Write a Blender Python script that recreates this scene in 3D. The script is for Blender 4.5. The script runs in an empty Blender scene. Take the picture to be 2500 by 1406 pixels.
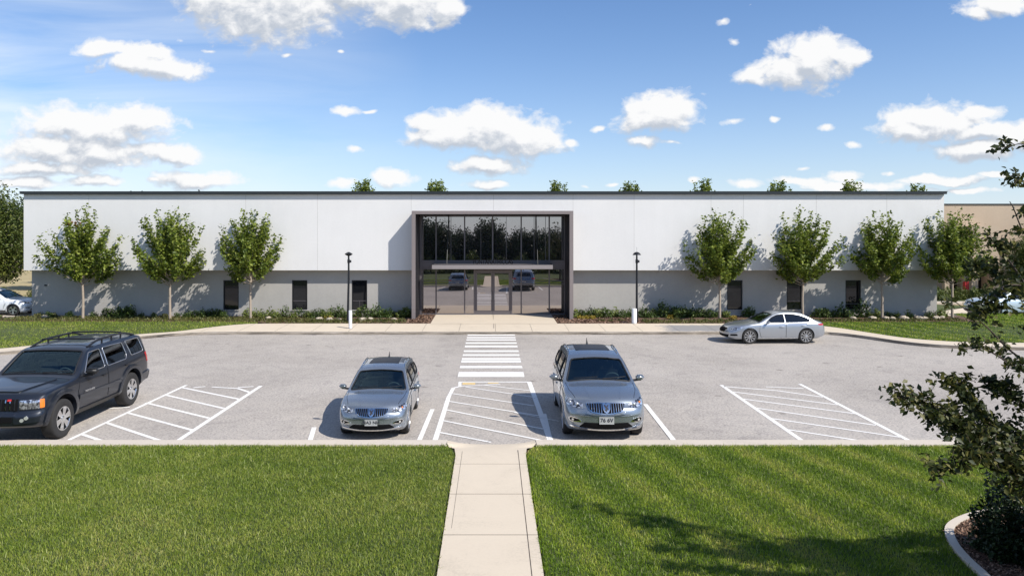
import bpy, bmesh, math, random
import numpy as np
from mathutils import Vector, Matrix
from mathutils.bvhtree import BVHTree
R = math.radians
random.seed(7)
SC = bpy.context.scene
COL = SC.collection
F = 1800.0
CAMH = 5.0

def G(px, py, z=0.0):
    """a point of the ground (height z) seen at photograph pixel px,py, as world x,y"""
    d = (CAMH - z) * F / (py - 570.0)
    return ((px - 1200.0) * d / F, d)

# ------------------------------------------------------------------ materials
def newmat(name):
    m = bpy.data.materials.new(name); m.use_nodes = True
    nt = m.node_tree; nt.nodes.clear()
    out = nt.nodes.new('ShaderNodeOutputMaterial')
    return m, nt, out

def principled(nt, out, **kw):
    b = nt.nodes.new('ShaderNodeBsdfPrincipled')
    nt.links.new(b.outputs[0], out.inputs[0])
    for k, v in kw.items():
        b.inputs[k].default_value = v
    return b

def ramp(nt, fac, stops):
    r = nt.nodes.new('ShaderNodeValToRGB')
    while len(r.color_ramp.elements) < len(stops): r.color_ramp.elements.new(0.5)
    for e, (p, c) in zip(r.color_ramp.elements, stops):
        e.position = p; e.color = (*c, 1) if len(c) == 3 else c
    nt.links.new(fac, r.inputs[0])
    return r.outputs[0]

def noise(nt, scale, detail=4, rough=0.55, vec=None, dist=0.0):
    n = nt.nodes.new('ShaderNodeTexNoise')
    n.inputs['Scale'].default_value = scale; n.inputs['Detail'].default_value = detail
    n.inputs['Roughness'].default_value = rough; n.inputs['Distortion'].default_value = dist
    if vec is not None: nt.links.new(vec, n.inputs['Vector'])
    return n.outputs['Fac']

def mixc(nt, a, b, fac, mode='MIX'):
    m = nt.nodes.new('ShaderNodeMix'); m.data_type = 'RGBA'; m.blend_type = mode
    for sock, v in ((m.inputs[6], a), (m.inputs[7], b), (m.inputs[0], fac)):
        if hasattr(v, 'is_output'): nt.links.new(v, sock)
        elif isinstance(v, (int, float)): sock.default_value = v
        else: sock.default_value = (*v, 1)
    return m.outputs[2]

def math_(nt, op, a, b=None, c=None, clamp=False):
    m = nt.nodes.new('ShaderNodeMath'); m.operation = op; m.use_clamp = clamp
    for i, v in enumerate((a, b, c)):
        if v is None: continue
        if hasattr(v, 'is_output'): nt.links.new(v, m.inputs[i])
        else: m.inputs[i].default_value = v
    return m.outputs[0]

def bump(nt, bsdf, h, strength=0.3, dist=0.02):
    b = nt.nodes.new('ShaderNodeBump'); b.inputs['Strength'].default_value = strength
    b.inputs['Distance'].default_value = dist
    nt.links.new(h, b.inputs['Height']); nt.links.new(b.outputs[0], bsdf.inputs['Normal'])

def pos(nt, scale=None):
    g = nt.nodes.new('ShaderNodeNewGeometry')
    if scale is None: return g.outputs['Position']
    m = nt.nodes.new('ShaderNodeVectorMath'); m.operation = 'MULTIPLY'
    nt.links.new(g.outputs['Position'], m.inputs[0]); m.inputs[1].default_value = scale
    return m.outputs[0]

def objco(nt):
    return nt.nodes.new('ShaderNodeTexCoord').outputs['Object']

M = {}
def plain(name, col, rough=0.5, metal=0.0, var=0.0, vscale=5.0, bmp=0.0, bscale=60, coat=0.0, spec=0.5):
    m, nt, out = newmat(name)
    b = principled(nt, out, Roughness=rough, Metallic=metal)
    b.inputs['Coat Weight'].default_value = coat; b.inputs['Coat Roughness'].default_value = 0.05
    b.inputs['Specular IOR Level'].default_value = spec
    b.inputs['Base Color'].default_value = (*col, 1)
    if var:
        n = noise(nt, vscale, 5, 0.6, pos(nt))
        nt.links.new(mixc(nt, tuple(c*(1-var) for c in col), tuple(min(1, c*(1+var)) for c in col), n), b.inputs['Base Color'])
    if bmp: bump(nt, b, noise(nt, bscale, 3, 0.6, pos(nt)), bmp, 0.01)
    M[name] = m; return m

def make_materials():
    # stucco, white and grey
    for nm, col, v in (('white_stucco', (0.665, 0.66, 0.645), 0.07), ('grey_stucco', (0.375, 0.360, 0.335), 0.13), ('beige_stucco', (0.47, 0.37, 0.27), 0.10)):
        m, nt, out = newmat(nm); b = principled(nt, out, Roughness=0.85)
        p = pos(nt); big = noise(nt, 0.35, 4, 0.6, p); fine = noise(nt, 9.0, 5, 0.7, p)
        streak = noise(nt, 1.0, 5, 0.65, pos(nt, (1.6, 1, 0.22)))
        s = math_(nt, 'ADD', math_(nt, 'MULTIPLY', big, 0.45), math_(nt, 'ADD', math_(nt, 'MULTIPLY', fine, 0.3), math_(nt, 'MULTIPLY', streak, 0.25)))
        nt.links.new(ramp(nt, s, [(0.3, tuple(c*(1-v) for c in col)), (0.5, col), (0.7, tuple(min(1, c*(1+v)) for c in col))]), b.inputs['Base Color'])
        bump(nt, b, noise(nt, 45, 4, 0.7, p), 0.25, 0.01)
        M[nm] = m
    # asphalt
    m, nt, out = newmat('asphalt'); b = principled(nt, out, Roughness=0.9)
    p = pos(nt)
    base = ramp(nt, noise(nt, 0.16, 6, 0.62, p, 0.6), [(0.30, (0.335, 0.302, 0.268)), (0.5, (0.392, 0.355, 0.316)), (0.72, (0.445, 0.405, 0.362))])
    sp = noise(nt, 16, 3, 0.85, p)
    c = mixc(nt, base, ramp(nt, sp, [(0.36, (0.48, 0.48, 0.49)), (0.5, (1.0, 1.0, 1.0)), (0.66, (1.38, 1.36, 1.32))]), 0.75, 'MULTIPLY')
    mid = ramp(nt, noise(nt, 1.6, 6, 0.7, p, 1.2), [(0.28, (0.72, 0.72, 0.74)), (0.50, (0.98, 0.98, 0.98)), (0.8, (1.08, 1.07, 1.05))])
    c = mixc(nt, c, mid, 0.8, 'MULTIPLY')
    # small oil spots
    v = nt.nodes.new('ShaderNodeTexVoronoi'); v.inputs['Scale'].default_value = 0.62; v.inputs['Randomness'].default_value = 1.0
    nt.links.new(p, v.inputs['Vector'])
    spot = ramp(nt, math_(nt, 'ADD', v.outputs['Distance'], math_(nt, 'MULTIPLY', noise(nt, 7, 4, 0.7, p), 0.14)), [(0.09, (0.42, 0.41, 0.40)), (0.17, (1, 1, 1))])
    c = mixc(nt, c, spot, 0.8, 'MULTIPLY')
    # hairline cracks
    v2 = nt.nodes.new('ShaderNodeTexVoronoi'); v2.feature = 'DISTANCE_TO_EDGE'; v2.inputs['Scale'].default_value = 0.16
    wv = nt.nodes.new('ShaderNodeVectorMath'); wv.operation = 'ADD'
    nn = nt.nodes.new('ShaderNodeTexNoise'); nn.inputs['Scale'].default_value = 0.9; nn.inputs['Detail'].default_value = 6
    nt.links.new(p, nn.inputs['Vector']); nt.links.new(p, wv.inputs[0]); 
    sc = nt.nodes.new('ShaderNodeVectorMath'); sc.operation = 'SCALE'; sc.inputs['Scale'].default_value = 2.2
    nt.links.new(nn.outputs['Color'], sc.inputs[0]); nt.links.new(sc.outputs[0], wv.inputs[1]); nt.links.new(wv.outputs[0], v2.inputs['Vector'])
    ck = ramp(nt, v2.outputs['Distance'], [(0.0, (0.55, 0.55, 0.55)), (0.004, (1, 1, 1))])
    gate = ramp(nt, noise(nt, 0.35, 3, 0.5, p), [(0.5, (0, 0, 0)), (0.6, (0.75, 0.75, 0.75))])
    c = mixc(nt, c, ck, gate, 'MULTIPLY')
    nt.links.new(c, b.inputs['Base Color'])
    bump(nt, b, sp, 0.12, 0.01); M['asphalt'] = m
    # pavement concrete
    for nm, col in (('concrete', (0.575, 0.492, 0.382)), ('kerb_concrete', (0.54, 0.475, 0.395))):
        m, nt, out = newmat(nm); b = principled(nt, out, Roughness=0.9); p = pos(nt)
        s = math_(nt, 'ADD', math_(nt, 'MULTIPLY', noise(nt, 0.8, 6, 0.65, p, 0.8), 0.6), math_(nt, 'MULTIPLY', noise(nt, 22, 3, 0.7, p), 0.4))
        nt.links.new(ramp(nt, s, [(0.28, tuple(c*0.80 for c in col)), (0.46, col), (0.75, tuple(c*1.07 for c in col))]), b.inputs['Base Color'])
        if nm == 'concrete':   # mottled grey patch on the pavement beside the sedan
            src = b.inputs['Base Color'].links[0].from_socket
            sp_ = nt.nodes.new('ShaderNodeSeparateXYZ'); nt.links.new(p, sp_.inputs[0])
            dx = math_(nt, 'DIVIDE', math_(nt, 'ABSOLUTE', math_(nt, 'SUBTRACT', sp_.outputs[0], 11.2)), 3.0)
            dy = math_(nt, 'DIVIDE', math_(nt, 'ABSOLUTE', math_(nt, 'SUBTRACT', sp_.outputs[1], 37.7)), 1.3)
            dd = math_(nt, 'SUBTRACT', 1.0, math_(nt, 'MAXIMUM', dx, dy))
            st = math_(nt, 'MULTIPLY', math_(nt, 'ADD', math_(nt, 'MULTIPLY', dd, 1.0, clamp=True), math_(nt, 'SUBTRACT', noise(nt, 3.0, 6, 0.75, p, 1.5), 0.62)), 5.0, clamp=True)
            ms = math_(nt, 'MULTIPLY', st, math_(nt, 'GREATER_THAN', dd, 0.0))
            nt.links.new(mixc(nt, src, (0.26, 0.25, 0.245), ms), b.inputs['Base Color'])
        bump(nt, b, noise(nt, 60, 3, 0.7, p), 0.2, 0.01); M[nm] = m
    # old kerb face, darker and stained
    m, nt, out = newmat('kerb_face'); b = principled(nt, out, Roughness=0.95); p = pos(nt, (0.5, 0.5, 6))
    nt.links.new(ramp(nt, noise(nt, 1.2, 7, 0.75, p), [(0.36, (0.05, 0.045, 0.04)), (0.50, (0.24, 0.205, 0.165)), (0.66, (0.44, 0.39, 0.33))]), b.inputs['Base Color']); M['kerb_face'] = m
    # worn paint
    for nm, col in (('white_paint', (0.80, 0.78, 0.74)), ('yellow_paint', (0.72, 0.52, 0.22))):
        m, nt, out = newmat(nm); b = principled(nt, out, Roughness=0.75); p = pos(nt)
        w = ramp(nt, math_(nt, 'ADD', math_(nt, 'MULTIPLY', noise(nt, 14, 5, 0.8, p), 0.65), math_(nt, 'MULTIPLY', noise(nt, 1.1, 4, 0.6, p), 0.35)), [(0.35, (1, 1, 1)), (0.43, (0.12, 0.12, 0.12)), (0.6, (0.0, 0.0, 0.0))])
        nt.links.new(mixc(nt, col, (0.34, 0.33, 0.32), w), b.inputs['Base Color']); M[nm] = m
    # lawn soil-and-thatch under blades
    m, nt, out = newmat('lawn_ground'); b = principled(nt, out, Roughness=1.0); p = pos(nt)
    s = math_(nt, 'ADD', math_(nt, 'MULTIPLY', noise(nt, 0.5, 5, 0.6, p), 0.5), math_(nt, 'MULTIPLY', noise(nt, 26, 4, 0.8, p), 0.5))
    nt.links.new(ramp(nt, s, [(0.33, (0.03, 0.045, 0.012)), (0.5, (0.06, 0.085, 0.022)), (0.68, (0.11, 0.115, 0.04))]), b.inputs['Base Color'])
    bump(nt, b, noise(nt, 30, 4, 0.8, p), 0.8, 0.05); M['lawn_ground'] = m
    # grass blades: colour drifts over the lawn, mowing stripes on the right-hand lawn
    m, nt, out = newmat('grass_blade')
    b = nt.nodes.new('ShaderNodeBsdfPrincipled'); b.inputs['Roughness'].default_value = 0.55; b.inputs['Specular IOR Level'].default_value = 0.3
    tr = nt.nodes.new('ShaderNodeBsdfTranslucent'); mx = nt.nodes.new('ShaderNodeMixShader'); mx.inputs[0].default_value = 0.3
    g = nt.nodes.new('ShaderNodeNewGeometry'); p = g.outputs['Position']
    big = noise(nt, 0.30, 4, 0.6, p, 0.5); med = noise(nt, 1.3, 4, 0.65, p)
    drift = math_(nt, 'ADD', math_(nt, 'MULTIPLY', big, 0.6), math_(nt, 'MULTIPLY', med, 0.4))
    sep = nt.nodes.new('ShaderNodeSeparateXYZ'); nt.links.new(p, sep.inputs[0])
    # rows run from the kerb towards the viewer, leaning right
    row = math_(nt, 'ADD', math_(nt, 'MULTIPLY', sep.outputs[0], 5.4), math_(nt, 'MULTIPLY', sep.outputs[1], 1.6))
    wob = math_(nt, 'MULTIPLY', med, 2.2)
    st = math_(nt, 'SINE', math_(nt, 'ADD', row, wob))
    right = math_(nt, 'GREATER_THAN', sep.outputs[0], 0.7)
    st = math_(nt, 'MULTIPLY', math_(nt, 'MULTIPLY', st, 0.15), right)
    v = math_(nt, 'ADD', drift, st)
    v = math_(nt, 'ADD', v, math_(nt, 'MULTIPLY', math_(nt, 'SUBTRACT', g.outputs['Random Per Island'], 0.5), 0.34))
    colr = ramp(nt, v, [(0.22, (0.095, 0.160, 0.016)), (0.42, (0.165, 0.235, 0.024)), (0.56, (0.255, 0.315, 0.042)), (0.72, (0.42, 0.42, 0.11)), (0.82, (0.44, 0.36, 0.18))])
    # the right-hand lawn is a yellower green
    colr = mixc(nt, colr, mixc(nt, colr, (1.0, 1.10, 0.62), 1.0, 'MULTIPLY'), right)
    nt.links.new(colr, b.inputs['Base Color']); nt.links.new(colr, tr.inputs['Color'])
    nt.links.new(b.outputs[0], mx.inputs[1]); nt.links.new(tr.outputs[0], mx.inputs[2]); nt.links.new(mx.outputs[0], out.inputs[0]); M['grass_blade'] = m
    # leaves
    def leafmat(nm, lo, mid, hi, trans=0.3, clump=1.1):
        m, nt, out = newmat(nm)
        b = nt.nodes.new('ShaderNodeBsdfPrincipled'); b.inputs['Roughness'].default_value = 0.5; b.inputs['Specular IOR Level'].default_value = 0.35
        tr = nt.nodes.new('ShaderNodeBsdfTranslucent'); mx = nt.nodes.new('ShaderNodeMixShader'); mx.inputs[0].default_value = trans
        g = nt.nodes.new('ShaderNodeNewGeometry'); n = noise(nt, clump, 3, 0.6, g.outputs['Position'])
        v = math_(nt, 'ADD', math_(nt, 'MULTIPLY', g.outputs['Random Per Island'], 0.45), math_(nt, 'MULTIPLY', n, 0.55))
        c = ramp(nt, v, [(0.25, lo), (0.5, mid), (0.78, hi)])
        nt.links.new(c, b.inputs['Base Color']); nt.links.new(c, tr.inputs['Color'])
        nt.links.new(b.outputs[0], mx.inputs[1]); nt.links.new(tr.outputs[0], mx.inputs[2]); nt.links.new(mx.outputs[0], out.inputs[0]); M[nm] = m
    leafmat('tree_leaf', (0.060, 0.098, 0.014), (0.140, 0.190, 0.024), (0.33, 0.37, 0.06), 0.38, 1.6)
    leafmat('far_leaf', (0.035, 0.062, 0.014), (0.085, 0.115, 0.022), (0.17, 0.19, 0.04), 0.25, 0.5)
    leafmat('dark_leaf', (0.010, 0.022, 0.007), (0.022, 0.042, 0.011), (0.045, 0.075, 0.02), 0.15, 0.6)
    leafmat('near_leaf', (0.022, 0.034, 0.010), (0.050, 0.065, 0.016), (0.20, 0.18, 0.05), 0.3, 0.9)
    leafmat('shrub_leaf', (0.03, 0.055, 0.014), (0.065, 0.11, 0.022), (0.13, 0.17, 0.04), 0.2, 3)
    leafmat('shrub_leaf_light', (0.08, 0.11, 0.02), (0.15, 0.20, 0.04), (0.27, 0.29, 0.08), 0.25, 3)
    leafmat('shrub_leaf_gold', (0.16, 0.13, 0.02), (0.34, 0.25, 0.03), (0.48, 0.36, 0.06), 0.2, 3)
    leafmat('yew_leaf', (0.008, 0.018, 0.007), (0.017, 0.035, 0.010), (0.035, 0.06, 0.015), 0.1, 3)
    leafmat('cover_leaf', (0.05, 0.06, 0.015), (0.10, 0.11, 0.025), (0.17, 0.15, 0.05), 0.2, 1.2)
    leafmat('grass_blade_pale', (0.13, 0.19, 0.04), (0.27, 0.33, 0.09), (0.48, 0.50, 0.20), 0.3, 2)
    leafmat('red_leaf', (0.12, 0.05, 0.02), (0.25, 0.09, 0.03), (0.42, 0.18, 0.06), 0.2, 3)
    plain('bark', (0.34, 0.28, 0.22), 0.95, var=0.35, vscale=12, bmp=0.5, bscale=30)
    plain('dark_bark', (0.06, 0.045, 0.035), 0.95, var=0.35, vscale=12, bmp=0.5, bscale=30)
    m, nt, out = newmat('mulch'); b = principled(nt, out, Roughness=1.0); p = pos(nt)
    nt.links.new(ramp(nt, noise(nt, 14, 4, 0.8, p, 1.5), [(0.32, (0.03, 0.016, 0.010)), (0.5, (0.12, 0.07, 0.045)), (0.68, (0.28, 0.18, 0.12))]), b.inputs['Base Color'])
    bump(nt, b, noise(nt, 20, 4, 0.8, p, 1.5), 0.9, 0.05); M['mulch'] = m
    m, nt, out = newmat('bark_chip'); b = principled(nt, out, Roughness=0.95); g = nt.nodes.new('ShaderNodeNewGeometry')
    nt.links.new(ramp(nt, g.outputs['Random Per Island'], [(0.0, (0.05, 0.028, 0.018)), (0.5, (0.17, 0.095, 0.06)), (1.0, (0.36, 0.24, 0.17))]), b.inputs['Base Color']); M['bark_chip'] = m
    plain('rock', (0.42, 0.36, 0.28), 0.95, var=0.35, vscale=6, bmp=0.5, bscale=12)
    plain('dry_field', (0.36, 0.29, 0.15), 1.0, var=0.3, vscale=0.25)
    # metals, plastics, glass
    plain('dark_metal', (0.018, 0.02, 0.024), 0.4, 0.3, spec=0.4)
    plain('cap_metal', (0.045, 0.052, 0.055), 0.45, 0.4)
    plain('bronze_frame', (0.135, 0.12, 0.125), 0.5, 0.35)
    plain('portal_face', (0.215, 0.185, 0.18), 0.6, 0.1, var=0.05)
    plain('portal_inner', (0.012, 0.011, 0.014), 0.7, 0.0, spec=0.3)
    plain('canopy_metal', (0.26, 0.235, 0.232), 0.5, 0.15, var=0.04)
    plain('steel', (0.5, 0.5, 0.5), 0.3, 0.9)
    plain('white_enamel', (0.74, 0.75, 0.77), 0.4, 0.0, coat=0.2)
    plain('black', (0.006, 0.006, 0.007), 0.9, spec=0.15)
    plain('rubber', (0.022, 0.021, 0.021), 0.85, var=0.3, vscale=25, bmp=0.3, bscale=80)
    plain('seat', (0.10, 0.10, 0.10), 0.8)
    plain('dash', (0.11, 0.12, 0.12), 0.7)
    plain('chrome', (0.78, 0.79, 0.80), 0.12, 1.0)
    plain('rim_alloy', (0.55, 0.55, 0.56), 0.28, 0.9)
    plain('black_trim', (0.012, 0.012, 0.013), 0.45)
    plain('red_lens', (0.45, 0.012, 0.015), 0.15, coat=0.6)
    plain('amber_lens', (0.75, 0.20, 0.02), 0.2, coat=0.6)
    plain('lamp_bright', (0.75, 0.76, 0.76), 0.12, 0.6, coat=0.6)
    plain('plate', (0.42, 0.43, 0.43), 0.5)
    plain('ink', (0.02, 0.02, 0.03), 0.6)
    plain('red_paint', (0.5, 0.02, 0.02), 0.5)
    m, nt, out = newmat('headlight_lens'); b = principled(nt, out, Roughness=0.12, Metallic=0.75)
    b.inputs['Coat Weight'].default_value = 0.7
    nt.links.new(ramp(nt, noise(nt, 16, 2, 0.5, objco(nt), 0.6), [(0.38, (0.06, 0.06, 0.065)), (0.5, (0.45, 0.45, 0.46)), (0.62, (0.85, 0.85, 0.86))]), b.inputs['Base Color']); M['headlight_lens'] = m
    def paint(nm, col, metal, rough, coat=0.9):
        m, nt, out = newmat(nm); b = principled(nt, out, Roughness=rough, Metallic=metal)
        n = noise(nt, 350, 2, 0.5, objco(nt))
        nt.links.new(mixc(nt, tuple(c*0.82 for c in col), tuple(min(1, c*1.18) for c in col), n), b.inputs['Base Color'])
        b.inputs['Coat Weight'].default_value = coat; b.inputs['Coat Roughness'].default_value = 0.04; M[nm] = m
    paint('blue_silver_paint', (0.285, 0.320, 0.360), 0.72, 0.27)
    paint('navy_paint', (0.016, 0.020, 0.030), 0.35, 0.36, 0.6)
    paint('silver_paint', (0.40, 0.425, 0.46), 0.7, 0.30)
    paint('white_car_paint', (0.74, 0.76, 0.79), 0.0, 0.35)
    paint('pale_blue_paint', (0.50, 0.60, 0.68), 0.2, 0.35)
    # see-through tinted car glass
    def glass(nm, tint, refl, col=(0.9, 0.95, 1)):
        m, nt, out = newmat(nm)
        t = nt.nodes.new('ShaderNodeBsdfTransparent'); t.inputs[0].default_value = (*tint, 1)
        g = nt.nodes.new('ShaderNodeBsdfGlossy'); g.inputs['Roughness'].default_value = 0.03; g.inputs[0].default_value = (*col, 1)
        fr = nt.nodes.new('ShaderNodeFresnel'); fr.inputs[0].default_value = 1.5
        f = math_(nt, 'ADD', fr.outputs[0], refl, clamp=True)
        mx = nt.nodes.new('ShaderNodeMixShader'); nt.links.new(f, mx.inputs[0]); nt.links.new(t.outputs[0], mx.inputs[1]); nt.links.new(g.outputs[0], mx.inputs[2]); nt.links.new(mx.outputs[0], out.inputs[0])
        M[nm] = m
    glass('car_glass', (0.55, 0.72, 0.74), 0.06, (0.62, 0.86, 0.92))
    glass('dark_car_glass', (0.10, 0.11, 0.12), 0.03)
    # tinted mirror-like facade glass
    m, nt, out = newmat('facade_glass')
    d = nt.nodes.new('ShaderNodeBsdfPrincipled'); d.inputs['Base Color'].default_value = (0.030, 0.030, 0.034, 1); d.inputs['Roughness'].default_value = 0.1
    g = nt.nodes.new('ShaderNodeBsdfGlossy'); g.inputs['Roughness'].default_value = 0.004; g.inputs[0].default_value = (0.62, 0.575, 0.575, 1)
    mx = nt.nodes.new('ShaderNodeMixShader'); mx.inputs[0].default_value = 0.62
    nt.links.new(d.outputs[0], mx.inputs[1]); nt.links.new(g.outputs[0], mx.inputs[2]); nt.links.new(mx.outputs[0], out.inputs[0]); M['facade_glass'] = m
    m, nt, out = newmat('window_glass')
    b = principled(nt, out, Roughness=0.03); b.inputs['Base Color'].default_value = (0.008, 0.009, 0.011, 1); b.inputs['Specular IOR Level'].default_value = 0.5
    M['window_glass'] = m

# ------------------------------------------------------------------ object helpers
def tag(o, label=None, cat=None, group=None, kind=None):
    if label: o['label'] = label
    if cat: o['category'] = cat
    if group: o['group'] = group
    if kind: o['kind'] = kind
    return o

def empty(name, loc=(0, 0, 0), rz=0.0, label=None, cat=None, group=None, scale=1.0):
    o = bpy.data.objects.new(name, None); COL.objects.link(o)
    o.location = loc; o.rotation_euler = (0, 0, rz); o.scale = (scale,)*3
    o.empty_display_size = 0.3
    return tag(o, label, cat, group)

def link_mesh(name, me, mat, parent=None):
    o = bpy.data.objects.new(name, me); COL.objects.link(o)
    if mat is not None:
        me.materials.clear(); me.materials.append(M[mat] if isinstance(mat, str) else mat)
    if parent is not None: o.parent = parent
    return o

def obj(name, bm, mat, parent=None, smooth=None):
    me = bpy.data.meshes.new(name); bm.to_mesh(me); bm.free()
    if smooth is not None:
        me.shade_smooth(); me.set_sharp_from_angle(angle=R(smooth))
    return link_mesh(name, me, mat, parent)

def struct(name, bm, mat, smooth=None):
    o = obj(name, bm, mat, None, smooth); o['kind'] = 'structure'; return o

def box(bm, x0, x1, y0, y1, z0, z1):
    vs = [bm.verts.new(p) for p in ((x0,y0,z0),(x1,y0,z0),(x1,y1,z0),(x0,y1,z0),(x0,y0,z1),(x1,y0,z1),(x1,y1,z1),(x0,y1,z1))]
    for f in ((0,3,2,1),(4,5,6,7),(0,1,5,4),(1,2,6,5),(2,3,7,6),(3,0,4,7)): bm.faces.new([vs[i] for i in f])
    return bm

def boxes(*bs):
    bm = bmesh.new()
    for b in bs: box(bm, *b)
    return bm

def bevel(bm, w, seg=2):
    bmesh.ops.bevel(bm, geom=list(bm.edges), offset=w, segments=seg, affect='EDGES', profile=0.6)
    return bm

def tube(bm, pts, rads, n=8, cap=True):
    pts = [Vector(p) for p in pts]
    if isinstance(rads, (int, float)): rads = [rads]*len(pts)
    rings = []; prev = None
    for i, p in enumerate(pts):
        t = (pts[min(i+1, len(pts)-1)] - pts[max(i-1, 0)]).normalized()
        if prev is None: a = t.orthogonal().normalized()
        else: a = (prev - t*prev.dot(t)).normalized()
        prev = a; b = t.cross(a)
        rings.append([bm.verts.new(p + (a*math.cos(k*2*math.pi/n) + b*math.sin(k*2*math.pi/n))*rads[i]) for k in range(n)])
    for r0, r1 in zip(rings, rings[1:]):
        for k in range(n): bm.faces.new((r0[k], r0[(k+1) % n], r1[(k+1) % n], r1[k]))
    if cap:
        bm.faces.new(rings[0][::-1]); bm.faces.new(rings[-1])
    return bm

def lathe(bm, prof, n=32, axis='Z', cx=0, cy=0, cz=0, caps=True):
    rings = []
    for r, h in prof:
        ring = []
        for k in range(n):
            a = 2*math.pi*k/n; c, s = r*math.cos(a), r*math.sin(a)
            ring.append(bm.verts.new((cx+c, cy+s, cz+h) if axis == 'Z' else (cx+c, cy+h, cz+s)))
        rings.append(ring)
    for r0, r1 in zip(rings, rings[1:]):
        for k in range(n): bm.faces.new((r0[k], r0[(k+1) % n], r1[(k+1) % n], r1[k]))
    if caps and prof[0][0] > 1e-6: bm.faces.new(rings[0][::-1])
    if caps and prof[-1][0] > 1e-6: bm.faces.new(rings[-1])
    return bm

def sheet(poly, z, thick=None):
    """a flat polygon at height z (number or function of x,y), with optional thickness below"""
    bm = bmesh.new()
    zf = z if callable(z) else (lambda x, y: z)
    f = bm.faces.new([bm.verts.new((x, y, zf(x, y))) for x, y in poly])
    if f.normal.z < 0: f.normal_flip()
    bm.normal_update()
    if f.normal.z < 0: f.normal_flip()
    if thick:
        ret = bmesh.ops.extrude_face_region(bm, geom=[f])
        vs = [v for v in ret['geom'] if isinstance(v, bmesh.types.BMVert)]
        for v in vs: v.co.z += 0
        for v in f.verts: v.co.z -= thick
        bmesh.ops.recalc_face_normals(bm, faces=bm.faces)
    if callable(z): bmesh.ops.triangulate(bm, faces=[q for q in bm.faces if len(q.verts) > 4])
    return bm

def mesh_np(name, verts, faces):
    """verts (N,3), faces (M,k) all of the same size"""
    me = bpy.data.meshes.new(name)
    k = faces.shape[1]
    me.vertices.add(len(verts)); me.vertices.foreach_set('co', np.ascontiguousarray(verts, dtype=np.float32).ravel())
    me.loops.add(faces.size); me.loops.foreach_set('vertex_index', np.ascontiguousarray(faces, dtype=np.int32).ravel())
    me.polygons.add(len(faces)); me.polygons.foreach_set('loop_start', np.arange(0, faces.size, k, dtype=np.int32))
    me.update(calc_edges=True); return me

def copy_tree(o, parent=None, top=True):
    c = o.copy(); COL.objects.link(c); c.parent = parent
    for ch in o.children: copy_tree(ch, c, False)
    return c

def text_bm(s, size, depth=0.004, align='CENTER', bold=False):
    cu = bpy.data.curves.new('lettering', 'FONT'); cu.body = s; cu.size = size; cu.extrude = depth
    cu.align_x = align; cu.align_y = 'CENTER'
    if bold: cu.offset = size*0.02
    o = bpy.data.objects.new('lettering', cu); COL.objects.link(o)
    bpy.context.view_layer.update()
    me = bpy.data.meshes.new_from_object(o.evaluated_get(bpy.context.evaluated_depsgraph_get()))
    bpy.data.objects.remove(o); bpy.data.curves.remove(cu)
    bm = bmesh.new(); bm.from_mesh(me); bpy.data.meshes.remove(me)
    return bm
# ------------------------------------------------------------------ cars
def interp(tab, x):
    xs = [a for a, _ in tab]; ys = [b for _, b in tab]
    if xs[0] > xs[-1]: xs = xs[::-1]; ys = ys[::-1]
    if x <= xs[0]: return ys[0]
    if x >= xs[-1]: return ys[-1]
    n = len(xs); i = 0
    while x > xs[i+1]: i += 1
    d = [(ys[k+1]-ys[k])/(xs[k+1]-xs[k]) for k in range(n-1)]
    def m(k):
        if k == 0: return d[0]
        if k == n-1: return d[-1]
        return 0.0 if d[k-1]*d[k] <= 0 else 2*d[k-1]*d[k]/(d[k-1]+d[k])
    h = xs[i+1]-xs[i]; t = (x-xs[i])/h
    return (ys[i]*(1+2*t)*(1-t)**2 + m(i)*h*t*(1-t)**2 + ys[i+1]*t*t*(3-2*t) + m(i+1)*h*t*t*(t-1))

def catmull(pts, per):
    out = []
    P = [pts[0]] + pts + [pts[-1]]
    for i in range(1, len(P)-2):
        for k in range(per):
            t = k/per
            q = [0.0, 0.0]
            for c in (0, 1):
                a, b, cc, d = P[i-1][c], P[i][c], P[i+1][c], P[i+2][c]
                cr = 0.5*(2*b + (cc-a)*t + (2*a-5*b+4*cc-d)*t*t + (3*b-a-3*cc+d)*t**3)
                li = b + (cc-b)*t
                q[c] = 0.65*cr + 0.35*li
            out.append(tuple(q))
    out.append(pts[-1]); return out

def bool_diff(me, cutters):
    o = bpy.data.objects.new('work', me); COL.objects.link(o)
    tmp = []
    for bm in cutters:
        bmesh.ops.recalc_face_normals(bm, faces=bm.faces)
        cm = bpy.data.meshes.new('cut'); bm.to_mesh(cm); bm.free()
        c = bpy.data.objects.new('cut', cm); COL.objects.link(c); tmp.append(c)
        md = o.modifiers.new('b', 'BOOLEAN'); md.operation = 'DIFFERENCE'; md.solver = 'EXACT'; md.object = c
    bpy.context.view_layer.update()
    res = bpy.data.meshes.new_from_object(o.evaluated_get(bpy.context.evaluated_depsgraph_get()))
    bpy.data.objects.remove(o)
    for c in tmp:
        cm = c.data; bpy.data.objects.remove(c); bpy.data.meshes.remove(cm)
    return res

def prism_y(poly, y0, y1):
    bm = bmesh.new(); a = [bm.verts.new((x, y0, z)) for x, z in poly]; b = [bm.verts.new((x, y1, z)) for x, z in poly]
    bm.faces.new(a); bm.faces.new(b[::-1]); n = len(poly)
    for i in range(n): bm.faces.new((a[i], b[i], b[(i+1) % n], a[(i+1) % n]))
    return bm
def prism_x(poly, x0, x1):
    bm = bmesh.new(); a = [bm.verts.new((x0, y, z)) for y, z in poly]; b = [bm.verts.new((x1, y, z)) for y, z in poly]
    bm.faces.new(a); bm.faces.new(b[::-1]); n = len(poly)
    for i in range(n): bm.faces.new((a[i], b[i], b[(i+1) % n], a[(i+1) % n]))
    return bm

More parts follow.
